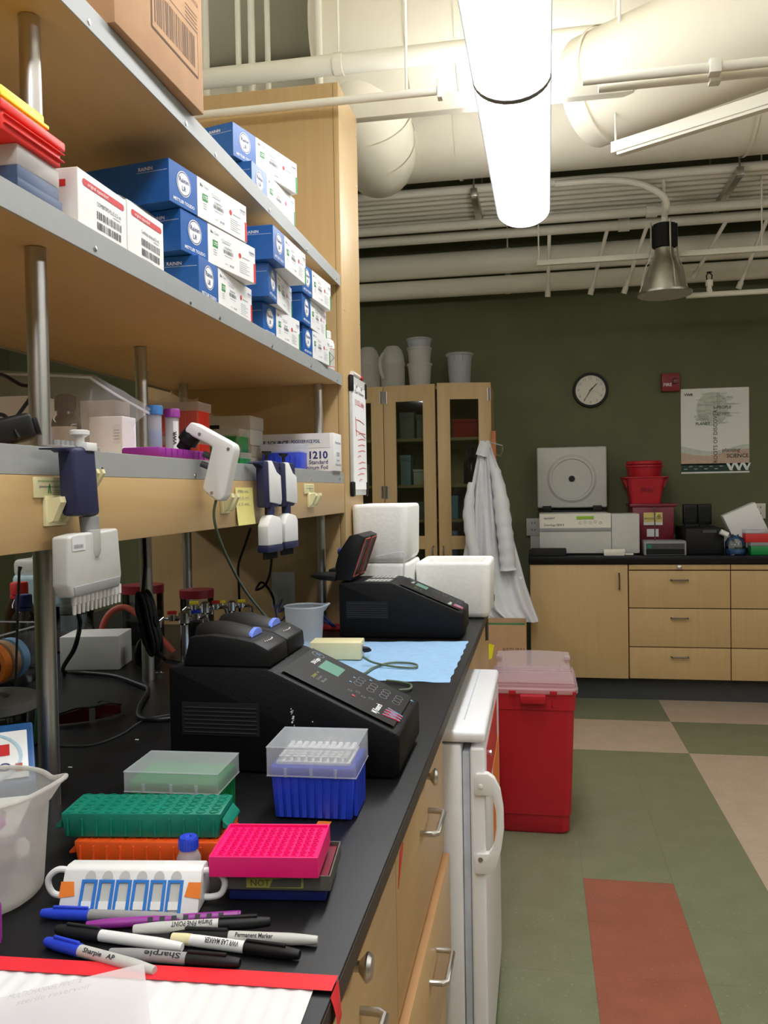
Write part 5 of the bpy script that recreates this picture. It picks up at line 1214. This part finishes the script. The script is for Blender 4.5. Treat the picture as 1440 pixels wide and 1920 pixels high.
m = MB().lathe([(.02, 0), (.02, .035), (.012, .05), (.009, .06), (.013, .062), (.013, .09), (0, .091)], 'rack_green2', (-.395, 2.80, ZC+.0005), 18); tag(m.build('green_bottle'), 'green-capped bottle behind the foam boxes', 'bottle')
# ------------------------------------------------------------------ under the shelf
t = thing('foam_block', 'white foam block on the bench beneath the twelve-channel pipette', 'foam block', (-1.19, 1.93, ZC), math.radians(12))
MB().box((0, 0, .0005), (.148, .12, .086), 'box_white', .002).build('block', t)
t = thing('carboy', 'pale blue plastic carboy behind the bench bottles', 'carboy', (oy(75, 1100, 2.4).x, 2.45, ZC)); 
MB().box((-.09, -.07, .0005), (.09, .07, .20), 'pale_blue', .02, 4).box((-.085, -.065, .19), (.085, .065, .245), 'frost_dense', .015, 3).build('tank', t); MB().tube(spline([(-.05, 0, .24), (-.03, 0, .265), (.03, 0, .265), (.05, 0, .24)], 5), .01, 'pale_blue', 10).build('handle', t)
def bottle(u, y, lab, capm, r=.036, h=.17, mm='amber'):
    x = oy(u, 1100, y).x; t = thing('reagent_bottle', lab, 'bottle', (x, y, ZC))
    MB().lathe([(0, .0005), (r, .0005), (r, h*.6), (r*.8, h*.72), (r*.45, h*.82), (r*.42, h*.86)], mm, n=28).build('body', t)
    MB().lathe([(r*.56, h*.85), (r*.56, h*1.0), (r*.5, h*1.02), (0, h*1.02)], capm, n=24).build('cap', t); MB().lathe([(r*.58, h*.80), (r*.58, h*.835), (r*.45, h*.84)], capm, n=24).build('collar', t)
bottle(36, 2.12, 'amber bottle with a red cap behind the clear acrylic box', 'print_red', .042, .2)
bottle(44, 1.97, 'clear bottle with a dark blue cap beside the steel pole', 'tray_navy', .036, .185, 'clear')
# acrylic box with tape rolls
t = thing('acrylic_box', 'clear acrylic box holding rolls of tape', 'box', (-1.40, 1.67, ZC)); w_, d_, h_ = .208, .22, .13; q = .003; m = MB()
for c in ([(0, 0), (w_, 0)], [(w_, 0), (w_, d_)], [(w_, d_), (0, d_)], [(0, d_), (0, 0)]): m.quad([(*c[0], .001), (*c[1], .001), (*c[1], h_), (*c[0], h_)], 'clear')
m.quad([(0, 0, .001), (w_, 0, .001), (w_, d_, .001), (0, d_, .001)], 'clear'); m.build('box_body', t)
MB().tube([(0, 0, h_), (w_, 0, h_), (w_, d_, h_), (0, d_, h_)], .002, 'frost', 6, closed=True).build('rim', t)
for k, (mm, lab) in enumerate((('tape_orange', 'roll of orange tape in the acrylic box'), ('cardboard', 'roll of brown tape in the acrylic box'), ('tape_blue', 'roll of pale blue tape in the acrylic box'))):
    y = 1.735+.036*k; o = MB().lathe([(.038, -.012), (.05, -.012), (.05, .012), (.038, .012), (.038, -.012)], mm, (-1.248, y, ZC+.0545), 32, 1); tag(o.build('tape_roll'), lab, 'tape roll', 'tape rolls in the acrylic box')
# pens and spatula in a clear cup
cx, cy = -.905, 1.36
t = thing('pen_cup', 'clear cup holding pens and a metal rod beside the steel pole', 'cup', (cx, cy, ZC)); MB().box((-.03, -.022, .0005), (.03, .022, .003), 'clear').build('base', t)
m = MB()
for c in ([(-.03, -.022), (.03, -.022)], [(.03, -.022), (.03, .022)], [(.03, .022), (-.03, .022)], [(-.03, .022), (-.03, -.022)]): m.quad([(*c[0], .003), (*c[1], .003), (*c[1], .06), (*c[0], .06)], 'clear')
m.build('wall_panels', t)
for k, (mm, dx) in enumerate((('black', -.012), ('dark_grey', .004), ('rack_green2', .018))):
    m = MB().tube([(cx+dx, cy, ZC+.005), (cx+dx+.006, cy+.002, ZC+.085)], .0055, mm, 10); tag(m.build('pen'), ['black pen in the clear cup', 'grey pen in the clear cup', 'green pen in the clear cup'][k], 'pen')
m = MB().tube([(cx-.022, cy-.01, ZC+.005), oy(36, 1072, cy-.06), oy(38, 1063, cy-.06)], .0022, 'steel_dark', 8, radii=[.002, .0024, .0036]); tag(m.build('metal_rod'), 'thin metal rod leaning out of the clear cup', 'rod')
# vortex mixer and blue timer
t = thing('vortex_mixer', 'vortex mixer with a grey round platform behind the blue device', 'mixer', (-.868, 1.205, ZC))
MB().box((-.05, -.04, .0005), (.05, .04, .075), 'black', .01, 3).build('housing', t); MB().cyl((0, 0, .075), (0, 0, .098), .012, 'black', n=16).build('shaft', t)
MB().lathe([(0, .098), (.066, .098), (.076, .103), (.076, .118), (.070, .121), (.03, .121), (.028, .116), (0, .116)], 'mid_grey', n=40).build('platform', t)
MB().cyl((.048, -.02, .086), (.048, -.02, .098), .0035, 'chrome', n=10).build('pin', t)
t = thing('digital_heater', 'blue device with a sloping white panel behind the cloudy beaker', 'device', (-.72, .853, ZC), math.radians(35))
MB().prism([(0, .0005), (.105, .0005), (.105, .136), (.096, .142), (0, .092)], 0, 0, .135, 'device_blue', .003, 2).build('housing', t)
A, B = Vector((0, .004, .0945)), Vector((0, .092, .1403)); U = (B-A).normalized(); N = Vector((0, -U.z, U.y)); P = lambda x, s, n=.0025: Vector((x, 0, 0))+A+U*s+N*n
MB().quad([P(.008, .002), P(.127, .002), P(.127, .086), P(.008, .086)], 'box_white').build('panel', t)
m = MB(); n = .0032
for (x0, s0, w, h) in ((.080, .042, .026, .020), (.044, .040, .020, .018)): m.quad([P(x0, s0, n), P(x0+w, s0, n), P(x0+w, s0+h, n), P(x0, s0+h, n)], 'print_red')
m.disc(P(.100, .022, n), X, U, .007, 'print_navy', 16, .005); m.disc(P(.075, .040, n), X, U, .046, 'pale_blue', 32, .042); m.quad([P(.112, .012, n), P(.12, .012, n), P(.12, .026, n), P(.112, .026, n)], 'rubber_red'); m.build('printing', t)
# red safety glasses
t = thing('safety_glasses', 'dark red safety glasses lying on the bench', 'glasses', (-.862, 1.505, ZC), math.radians(48))
for s in (-1, 1):
    MB().grid(lambda u, v: (s*(.006+.056*u), .012*u*u*1.2, .002+(.026-.010*u*u)*v), 8, 5, 'lens_red').build('lens', t)
    MB().tube(spline([(s*.062, .015, .019), (s*.066, .06, .014), (s*.06, .11, .010), (s*.056, .13, .003)], 5), .002, 'black', 6).build('temple', t)
MB().tube(spline([(-.064, .016, .020), (-.03, .004, .029), (0, 0, .028), (.03, .004, .029), (.064, .016, .020)], 5), .0022, 'black', 6).build('frame', t)
# black cables on the bench
def cord(name, pts, r, mm, lab, cat='cable'):
    t = thing(name, lab, cat); MB().tube(spline(pts, 6), r, mm, 8).build('cord_run', t); return t
cord('power_cable', [oy(146, 1150, 1.62), oy(150, 1170, 1.62), oy(140, 1215, 1.63), oz(118, 1258, ZC+.0075), oz(160, 1262, ZC+.0062), oz(215, 1268, ZC+.0062), oz(262, 1284, ZC+.0062), oz(278, 1294, ZC+.0062), oz(262, 1325, ZC+.0062), oz(262, 1345, ZC+.0062), oz(290, 1350, ZC+.0062), oz(318, 1348, ZC+.005)], .005, 'black', 'thick black cable snaking over the bench to the thermal cycler')
cord('thin_wire', [oz(112, 1398, ZC+.002), oz(170, 1397, ZC+.002), oz(225, 1378, ZC+.002), oz(270, 1350, ZC+.003), oz(318, 1340, ZC+.003)], .0014, 'dark_grey', 'thin grey wire on the bench beside the red glasses', 'wire')
t = thing('coiled_cord', 'bundled black power cord hanging behind the thermal cycler', 'cord')
c0 = oy(279, 1168, 1.74); ax_ = (oy(292, 1228, 1.74)-oy(266, 1112, 1.74))/2; sd = ax_.cross(Y).normalized()
for k in range(7):
    MB().tube([c0+Y*(.006*(k-3))+ax_*(math.sin(s)*(1-.06*(k % 3)))+sd*((.012+.004*(k % 3))*math.cos(s)*(1-.35*math.exp(-(math.sin(s)*2.2)**2))+.003*math.sin(k*2.3)) for s in [2*PI*i/28 for i in range(28)]], .0042, 'black', 8, closed=True).build('loop', t)
MB().tube(spline([c0-ax_*.9, c0-ax_*1.3+Y*.02, oy(272, 1060, 1.78), oy(270, 1000, 1.8), Vector((oy(270, 990, 1.8).x, 1.8, 1.4135))], 6), .0042, 'black', 8).build('lead', t)
MB().tube(spline([c0+ax_*.8, c0+ax_*1.2+X*.02, oy(320, 1240, 1.70), oy(345, 1245, 1.60)], 6), .0042, 'black', 8).build('lead', t)
MB().tube([c0-sd*.02, c0+sd*.02], .012, 'black', 12).build('tie', t)
t = thing('rubber_tubing', 'red rubber tubing arched behind the white foam block', 'tubing')
MB().tube(spline([(-1.19, 2.14, ZC+.006), (-1.19, 2.14, ZC+.07), (-1.17, 2.15, ZC+.115), (-1.13, 2.16, ZC+.13), (-1.08, 2.16, ZC+.10), (-1.02, 2.16, ZC+.04), (-.99, 2.16, ZC+.007)], 6), .0085, 'rubber_red', 12).build('tube_run', t)
t = thing('cable_reel', 'black reel lying on its rim behind the white foam block', 'reel', (-.985, 2.0, ZC+.037))
MB().lathe([(0, -.02), (.036, -.02), (.036, -.016), (.018, -.015), (.018, .015), (.036, .016), (.036, .02), (0, .02)], 'black', n=28, ax=0).build('spool', t)
t = thing('spring_rod', 'small metal spring beside the black reel', 'spring', (-.962, 1.93, ZC+.004)); MB().tube([Vector((.0012*k, .003*math.cos(k*.9), .003*math.sin(k*.9))) for k in range(44)], .0007, 'chrome', 5).build('coil', t)
# gas taps
def turret(u, v, y, c1, c2, lab):
    p = oy(u, v, y); h = p.z-ZC
    t = thing('gas_tap', lab, 'tap', (p.x, y, ZC), .35)
    MB().lathe([(.024, .0005), (.024, .008), (.012, .014), (.010, h-.035), (.014, h-.03), (.014, h-.004), (.008, h), (0, h)], 'chrome', n=20).build('column', t)
    for s, c in ((-1, c1), (1, c2)):
        v = MB().cyl((0, 0, h-.018), (s*.038, 0, h-.018), .0065, 'chrome', n=12).lathe([(.010, 0), (.010, .014), (0, .014)], 'chrome', (s*.03, 0, h-.022), 12).build('valve', t)
        MB().tube([(s*.038, 0, h-.018), (s*.05, -.004, h-.016), (s*.058, -.006, h-.022), (s*.06, -.006, h-.038)], .0045, 'chrome', 10).build('nozzle', v)
        MB().box((s*.03-.012, -.005, h-.007), (s*.03+.012, .005, h+.002), c, .002).build('lever', v)
turret(345, 1146, 2.02, 'print_red', 'rack_blue', 'chrome gas tap with red and blue levers'); turret(384, 1128, 2.22, 'rack_yellow', 'print_red', 'chrome gas tap with yellow and red levers'); turret(434, 1126, 2.42, 'rack_yellow', 'rack_yellow', 'chrome gas tap with two yellow levers')
# clear canisters
def jar(x, y, r, h, capm, fill, lab):
    t = thing('storage_jar', lab, 'jar', (x, y, ZC)); MB().lathe([(0, .0005), (r, .0005), (r, h), (.001, h)], 'clear', n=32).build('body', t)
    MB().lathe([(r*1.03, h-.002), (r*1.03, h+.022), (0, h+.024)], capm, n=32).build('lid', t); MB().lathe([(0, .005), (r*.94, .005), (r*.94, h*.45), (0, h*.5)], fill, n=20).build('contents', t)
jar(-1.17, 2.35, .06, .15, 'fire_red', 'dark_grey', 'tall clear jar with a dark red lid behind the coiled cord'); jar(-1.31, 2.2, .055, .11, 'clear', 'grey_plastic', 'short clear jar behind the red tubing'); jar(-1.02, 2.40, .05, .13, 'fire_red', 'dark_grey', 'clear jar with a dark red lid against the end panel')
# blue and black cables by the end panel
for k in range(2): cord('network_cable', [(-.86+.03*k, 2.655, ZC+.09), (-.84, 2.64, ZC+.02+.03*k), (-.79, 2.62, ZC+.055+.02*k), (-.72+.02*k, 2.585, ZC+.06+.012*k), (-.655+.01*k, 2.56, ZC+.03), (-.645+.01*k, 2.62, ZC+.005), (-.625+.005*k, 2.655, ZC+.004)], .0028, 'cable_blue', ['blue network cable arching beneath the end of the shelf', 'second blue network cable looping beside the first'][k])
cord('power_cable', [oy(470, 990, 2.60), oy(460, 1020, 2.60), oy(447, 1060, 2.60), oy(448, 1100, 2.6), oz(450, 1168, ZC+.005)], .004, 'black', 'black cable hanging down in front of the end panel')
cord('power_cable', [oy(510, 1040, 2.60), oy(506, 1075, 2.6), oy(496, 1098, 2.6), oy(480, 1106, 2.61), oy(492, 1092, 2.62), oy(512, 1120, 2.62), oz(514, 1162, ZC+.005)], .004, 'black', 'black cable knotted below the socket plate')
m = MB().box((-.70, 2.60, ZC+.0005), (-.62, 2.655, ZC+.012), 'print_red', .002); tag(m.build('red_folder'), 'flat red case at the foot of the chase', 'case')
# ------------------------------------------------------------------ sharps bin, cardboard box, lab coat
t = thing('sharps_bin', 'tall red sharps bin with a cloudy pink lid on the floor', 'bin', (-.028, 3.56, 0))
loft([rr_ring(.265, .33, .001, .035), rr_ring(.278, .345, .012, .035), rr_ring(.280, .347, .075, .035), rr_ring(.292, .359, .078, .035), rr_ring(.322, .380, .50, .03), rr_ring(.332, .39, .503, .03), rr_ring(.335, .393, .575, .03)], MB(), 'sharps_red').build('body', t)
for s in (-1, 1): MB().box((s*.075-.004, -.196, .515), (s*.075+.004, -.189, .57), 'sharps_red', .001).box((s*.075-.004, -.196, .513), (s*.075+.02*s, -.189, .52), 'sharps_red', .001).build('rib', t)
MB().box((-.05, -.232, .535), (.05, -.188, .568), 'sharps_red', .004).build('front_tab', t)
lid = loft([rr_ring(.348, .41, .568, .04), rr_ring(.353, .418, .572, .04), rr_ring(.353, .418, .586, .04), rr_ring(.340, .40, .592, .035), rr_ring(.338, .398, .600, .035)], MB(), 'lid_pink', False, True).build('lid', t)
MB().grid(lambda u, v: (-.16+.32*u, -.17+.19*v, .601+.018*math.sin(PI*v)+.004*math.cos(14*v)), 10, 16, 'lid_pink').build('front_flap', lid)
MB().grid(lambda u, v: (-.155+.31*u, .06+.15*v-.01*math.sin(PI*u), .603+.055*v**1.3+.008*math.sin(PI*u)), 14, 10, 'lid_pink').build('rear_flap', lid)
for s in (-1, 1):
    MB().box((s*.12-.006, -.02, .602), (s*.12+.006, .19, .624), 'lid_pink', .002).build('hinge_rib', lid)
    MB().box((s*.08-.014, -.214, .568), (s*.08+.014, -.209, .582), 'sharps_red').build('red_catch', lid)
    MB().box((s*.162-.008, -.2105, .570), (s*.162+.006, -.2045, .581), 'sharps_red').build('red_catch', lid)
    MB().box((s*.145-.012, .12, .640), (s*.145+.012, .16, .655), 'lid_pink', .002).build('latch', lid)
for k in range(3): MB().box((-.155, -.06+.045*k, .612), (.155, -.045+.045*k, .626), 'lid_pink', .004).build('lid_ridge', lid)
a, b = oy(915, 1170, 5.2), oy(990, 1170, 5.2)
t = thing('open_carton', 'open brown carton with green inside standing beside the maple cabinets', 'carton', (a.x-.04, 5.04, 0)); w_, d_, h_ = b.x-a.x+.03, .28, .57; q = .006; m = MB()
for (p0, p1) in (((0, 0, .0005), (w_, d_, .01)), ((0, 0, .01), (w_, q, h_)), ((0, d_-q, .01), (w_, d_, h_)), ((0, q, .01), (q, d_-q, h_)), ((w_-q, q, .01), (w_, d_-q, h_))): m.box(p0, p1, 'cardboard')
m.build('carton_body', t)
MB().box((q+.002, q+.002, .02), (w_-q-.002, d_-q-.002, h_-.03), 'box_green_inside').build('green_liner', t)
MB().box((.02, -.0012, h_-.1), (w_, -.0002, h_-.005), 'tape_orange' if False else 'cardboard').build('top_fold', t)
m = MB(); 
for k, s_ in enumerate(('RETURN', 'TO LAB')): m.text(s_, (w_*.5, -.001, h_-.16-.05*k), X, Z, .024, 'print_brown')
m.build('lettering', t); MB().quad([(.03, -.0016, h_-.22), (.07, -.0016, h_-.20), (.085, -.0016, h_-.12), (.045, -.0016, h_-.11)], 'rack_yellow').build('yellow_sticker', t)
# lab coat hung on a wooden board
p0 = oy(930, 808, 5.72); p1 = oy(930, 892, 5.72)
t = thing('hook_board', 'orange wooden board with coat hooks on the side of the storage cabinet', 'board', (0, 0, 0))
xb0 = x2b+.002
MB().box((xb0, 5.70, .9), (xb0+.03, 5.78, p0.z), 'orange_wood', .002).build('board', t)
MB().tube([(xb0+.03, 5.72, p0.z-.16), (xb0+.06, 5.715, p0.z-.17), (xb0+.072, 5.71, p0.z-.14), (xb0+.074, 5.71, p0.z-.11)], .005, 'screw', 8).build('coat_hook', t)
Lb = [(903, 826), (896, 850), (889, 885), (881, 925), (877, 960), (875, 1005), (870, 1035), (864, 1065), (858, 1105), (862, 1140), (905, 1162)]
Rb = [(917, 826), (924, 850), (936, 880), (945, 905), (951, 935), (957, 975), (963, 1015), (974, 1055), (986, 1100), (1000, 1140), (1010, 1166)]
def lerp_b(B_, v):
    f = v*(len(B_)-1); i = min(int(f), len(B_)-2); k = f-i; return (B_[i][0]+(B_[i+1][0]-B_[i][0])*k, B_[i][1]+(B_[i+1][1]-B_[i][1])*k)
YCt = 5.44
def coat(back):
    def f(u, v):
        l, r_ = lerp_b(Lb, v), lerp_b(Rb, v); x, y = l[0]+(r_[0]-l[0])*u, l[1]+(r_[1]-l[1])*u
        fold = (.03*math.sin(u*17+v*2.2)+.018*math.sin(u*31-v*5)+.012*math.sin(v*14+u*6))*min(1, .15+v*1.6)*math.sin(PI*min(1, max(0, u)))**.4
        bulge = -.055*math.sin(PI*u)*min(1, v*2)
        p = oy(x, y, YCt); return Vector((p.x, YCt+(.09 if back else 0)+(fold+bulge)*(1 if not back else -.3), p.z))
    return f
t = thing('lab_coat', 'white lab coat hanging beside the storage cabinet', 'coat')
MB().grid(coat(False), 60, 60, 'coat').build('front_panel', t, 80); MB().grid(coat(True), 24, 30, 'coat').build('back_panel', t, 80)
def sleeve():
    P = [oy(928, 880, YCt-.05), oy(938, 930, YCt-.075), oy(945, 985, YCt-.09), oy(950, 1030, YCt-.085), oy(953, 1068, YCt-.075)]
    return MB().tube(spline(P, 6), .05, 'coat', 16, radii=[.03+.02*min(1, i/8)+.004*math.sin(i*1.9) for i in range(25)])
sleeve().build('sleeve', t, 70)
MB().tube(spline([oy(884, 905, YCt-.04), oy(879, 960, YCt-.06), oy(884, 1010, YCt-.06), oy(892, 1050, YCt-.05)], 6), .04, 'coat', 14, radii=[.02+.018*min(1, i/6)+.003*math.sin(i*2.1) for i in range(19)]).build('sleeve', t, 70)
MB().grid(lambda u, v: oy(900+20*u-8*v+3*u*v, 826+26*v+6*u, YCt-.03-.02*math.sin(PI*u)), 8, 8, 'coat').build('collar', t, 70)
p = oy(976, 1084, YCt-.02); MB().lathe([(.009, 0), (.009, -.003), (0, -.004)], 'white_plastic', p, 12, 1).build('button', t)
MB().tube([oy(912, 828, YCt+.02), (xb0+.072, 5.71, p0.z-.10)], .004, 'coat', 6).build('hanging_loop', t)

# ------------------------------------------------------------------ on the far worktop
def fxy(u, v, y): p = oy(u, v, y); return p.x, p.z
ZB = .9405
yc = 5.62; x0, zt_ = fxy(1011, 965, yc); x1 = fxy(1146, 965, yc)[0]; x2 = fxy(1199, 965, yc)[0]; zt_ = fxy(1100, 963, yc)[1]
t = thing('centrifuge', 'light grey benchtop centrifuge with its lid standing open', 'centrifuge', (x0, yc, ZB)); w1, w2, h_ = x1-x0, x2-x0, zt_-ZB
MB().box((0, 0, .012), (w1, .52, h_), 'light_grey', .004).build('housing', t); MB().box((w1+.002, .004, .012), (w2, .22, h_-.004), 'light_grey', .004).build('cooling_unit', t)
MB().box((.02, .02, 0), (w2-.02, .2, .012), 'black').build('feet', t)
MB().prism([(-.004, h_*.66), (.001, h_*.64), (.001, h_*.98), (.03, h_+.002), (.0, h_)], 0, .004, w1-.004, 'offwhite').build('control_panel', t)
MB().box((.002, -.006, h_*.58), (w1-.002, .001, h_*.66), 'grey_plastic', .001).build('band', t)
MB().box((w1*.52, -.0065, h_*.87), (w1*.76, -.003, h_*.94), 'lcd_green').build('display', t)
m = MB(); m.text('eppendorf', (.03, -.0065, h_*.88), X, Z, .014, 'print_black', width=.07); m.text('Centrifuge 5804 R', (.03, -.0065, h_*.71), X, Z, .014, 'print_black', width=.13)
for i in range(5): m.disc((w1*(.57+.07*i), -.0065, h_*(.78+.02*(i % 2))), X, Z, .009, 'print_grey', 14, .007)
m.build('printing', t)
lz0 = fxy(1070, 952, 6.05)[1]-ZB; lz1 = fxy(1070, 838, 6.05)[1]-ZB; lx0 = fxy(1007, 900, 6.05)[0]-x0; lx1 = fxy(1138, 900, 6.05)[0]-x0; yl = 6.05-yc
lid = MB().box((lx0, yl, lz0), (lx1, yl+.05, lz1), 'light_grey', .012, 3).build('lid', t); cxl, czl, R = (lx0+lx1)/2, (lz0+lz1)/2-.01, (lx1-lx0)*.32
MB().lathe([(R*1.12, 0), (R*1.0, -.014), (R*.92, -.014), (R*.90, -.002), (0, -.002)], 'light_grey', (cxl, yl, czl), 40, 1).build('seal_ring', lid)
MB().lathe([(.022, -.003), (.022, -.005), (0, -.005)], 'black', (cxl, yl, czl), 18, 1).build('hub', lid)
for s in (-1, 1): MB().box((cxl+s*(lx1-lx0)*.36-.03, yl-.02, h_+.001), (cxl+s*(lx1-lx0)*.36+.03, yl+.02, lz0+.015), 'black', .003).build('hinge', t)
MB().box((.0, .44, h_-.002), (w1, .51, h_+.012), 'black', .003).build('hinge_bar', t)
# small things before the centrifuge
a = oy(996, 1043, 5.56); b = oy(1062, 1043, 5.56); m = MB().box((a.x, 5.545, ZB), (b.x, 5.60, ZB+.05), 'black_matte', .006); tag(m.build('black_case'), 'low black case in front of the centrifuge', 'case')
a = oy(1131, 1043, 5.56); b = oy(1173, 1043, 5.56); t = thing('small_tray', 'small white tray in front of the centrifuge', 'tray', (a.x, 5.55, ZB)); MB().box((0, 0, 0), (b.x-a.x, .05, .042), 'offwhite', .006, 2, .92).build('tray', t); MB().box((b.x-a.x-.002, .01, .004), (b.x-a.x+.05, .03, .016), 'offwhite', .003).build('handle', t)
# red pails and maroon bin
yb = 5.86; a, b = oy(1183, 960, yb), oy(1268, 944, yb); zt_ = b.z
t = thing('biohazard_bin', 'maroon biohazard bin carrying the red tubs', 'bin', (a.x, yb, ZB)); w_, h_ = b.x-a.x, zt_-ZB
MB().box((.01, .01, 0), (w_-.01, .26, h_-.02), 'bin_maroon', .006, 2, .94).build('body', t); MB().box((-.006, 0, h_-.02), (w_+.006, .27, h_), 'bin_maroon', .004).build('lid', t)
m = MB(); e = .008
m.rect((w_*.28, e-.004, h_*.56), X, Z, w_*.42, h_*.26, 'yellow_label'); m.rect((w_*.28, e-.0045, h_*.56), X, Z, w_*.42, h_*.06, 'paper'); m.rect((w_*.35, e-.004, h_*.32), X, Z, w_*.26, h_*.16, 'paper'); m.text('BIOHAZARD', (w_*.30, e-.005, h_*.68), X, Z, .012, 'print_black', width=w_*.24)
for k in range(3): aa = PI/2+2*PI*k/3; m.disc((w_*.62+.008*math.cos(aa), e-.005, h_*.72+.008*math.sin(aa)), X, Z, .009, 'print_black', 14, .006)
m.build('labels', t)
cxr = oy(1208, 920, yb+.13).x
t = thing('red_tub', 'flared red tub with handwriting on the maroon bin', 'tub', (cxr, yb+.125, ZB+h_+.0005)); hz = oy(1208, 893, yb)[2]-oy(1208, 944, yb)[2]
loft([rr_ring(.19, .19, 0, .02), rr_ring(.245, .235, hz*.95, .03), rr_ring(.30, .25, hz*.96, .03), rr_ring(.30, .25, hz, .03), rr_ring(.24, .23, hz, .03), rr_ring(.185, .185, .01, .02)], MB(), 'sharps_red').build('body', t)
for s in (-1, 1): MB().prism([(s*.118, hz*.55), (s*.152, hz*.98), (s*.12, hz*.98)], 1, -.06, .06, 'sharps_red').build('flange', t)
MB().text('FINN', (-.035, -.1115, hz*.42), X, Vector((0, -.12, 1)), .034, 'bin_maroon', width=.08).build('handwriting', t)
zz = ZB+h_+hz+.001; hz2 = oy(1208, 863, yb)[2]-oy(1208, 893, yb)[2]
for k in range(2):
    m = MB().lathe([(0, 0), (.108, 0), (.118, hz2*.6), (.125, hz2*.6), (.127, hz2*.66), (.125, hz2*.72), (.115, hz2*.74), (.1, hz2*.74), (0, hz2*.74)], 'sharps_red', (cxr, yb+.125, zz), 32) if k == 0 else MB().lathe([(0, 0), (.112, 0), (.12, .006), (.12, hz2*.22), (.112, hz2*.26), (0, hz2*.26)], 'sharps_red', (cxr, yb+.125, zz+hz2*.745), 32)
    tag(m.build('red_pail'), ['round red pail nested on the flared tub', 'flat red pail stacked upside down on the round red pail'][k], 'pail')
# power supply box with rod
y_ = 5.60; a, b = oy(1208, 1040, y_), oy(1287, 1014, y_)
t = thing('power_unit', 'grey electrophoresis power unit with a dark front', 'power supply', (a.x, y_, ZB)); w_, h_ = b.x-a.x, b.z-ZB
MB().prism([(0, 0), (.16, 0), (.16, h_), (.02, h_), (.0, h_*.85)], 0, 0, w_, 'grey_plastic', .003).build('housing', t); MB().box((.012, -.002, .004), (w_-.012, .003, h_*.45), 'black').build('vent', t); MB().box((.012, -.003, h_*.48), (w_-.012, .003, h_*.82), 'dark_grey').build('panel', t)
MB().box((.02, -.004, h_*.5), (.045, -.002, h_*.75), 'rack_green').build('badge', t)
p = oy(1228, 1010, y_+.06); m = MB().cyl((p.x, y_+.06, ZB+h_), (p.x, y_+.06, oy(1228, 950, y_+.06).z), .004, 'steel_dark', n=10); tag(m.build('support_rod'), 'thin metal rod standing on the power unit', 'rod')
# far thermal cycler
y_ = 5.66; a, b = oy(1286, 1040, y_), oy(1358, 990, y_)
t = thing('thermal_cycler', 'black thermal cycler with two raised lids on the far worktop', 'thermal cycler', (a.x, y_, ZB)); w_, h_ = b.x-a.x, b.z-ZB
MB().box((0, 0, .0), (w_, .42, h_), 'black', .006, 3).build('housing', t); MB().box((w_*.45, -.004, h_*.82), (w_*.8, .002, h_*.93), 'dark_grey').build('display', t)
lz = oy(1320, 945, y_+.25).z-ZB
for k in range(2):
    xa_ = w_*(.12+.40*k); q_ = MB().box((xa_, .25, h_+.012), (xa_+w_*.37, .30, lz), 'black', .006, 2).build('lid', t); MB().box((xa_+.012, .246, h_+.03), (xa_+w_*.37-.012, .251, lz-.02), 'black_matte').build('lid_recess', q_); MB().box((xa_+.01, .25, h_), (xa_+w_*.3, .29, h_+.014), 'black').build('hinge', q_)
# tilted white box
p = oy(1398, 981, 5.75); t = thing('white_box', 'white box propped up at an angle beside the far thermal cycler', 'box', (p.x, 5.75, p.z), rot=(0, math.radians(-24), 0))
MB().box((-.108, 0, -.1), (.108, .09, .1), 'box_white', .004).build('box_body', t)
m = MB().box((oy(1383, 1040, 5.77).x, 5.77, ZB), (oy(1440, 1040, 5.77).x, 5.86, ZB+.03), 'black'); tag(m.build('black_stand'), 'black stand under the propped white box', 'stand')
p = oy(1379, 1040, 5.62); t = thing('culture_flask', 'clear culture flask with a white slanted cap on the far worktop', 'flask', (p.x, 5.62, ZB))
MB().lathe([(0, 0), (.055, 0), (.062, .01), (.062, .08), (.045, .105), (.02, .122), (.018, .13)], 'clear', n=24).build('body', t); MB().lathe([(0, .004), (.056, .008), (.056, .035), (0, .035)], 'tube_blue', n=18).build('contents', t)
m = MB(Matrix.Translation((-.045, 0, .125)) @ Matrix.Rotation(-1.1, 4, 'Y')).cyl((0, 0, 0), (0, 0, .05), .017, 'white_plastic'); m.build('cap', t)
for k, (mm, lab) in enumerate((('rack_green2', 'green tip rack under the red one on the far worktop'), ('print_red', 'red tip rack on the green one on the far worktop'))):
    a = oy(1408-10*k, 1040, 5.60); t = thing('tip_rack', lab, 'rack', (a.x, 5.60, ZB+.0785*k)); MB().box((0, 0, 0), (.15, .09, .055), mm, .003).build('base', t); MB().box((-.002, -.002, .0555), (.152, .092, .078), 'frost', .003).build('lid', t)
m = MB().lathe([(0, 0), (.03, 0), (.03, .05), (.014, .08), (0, .082)], 'rack_green', (oy(1277, 1020, 5.78).x, 5.78, ZB), 20); tag(m.build('green_bottle'), 'dark green bottle behind the far thermal cycler', 'bottle')
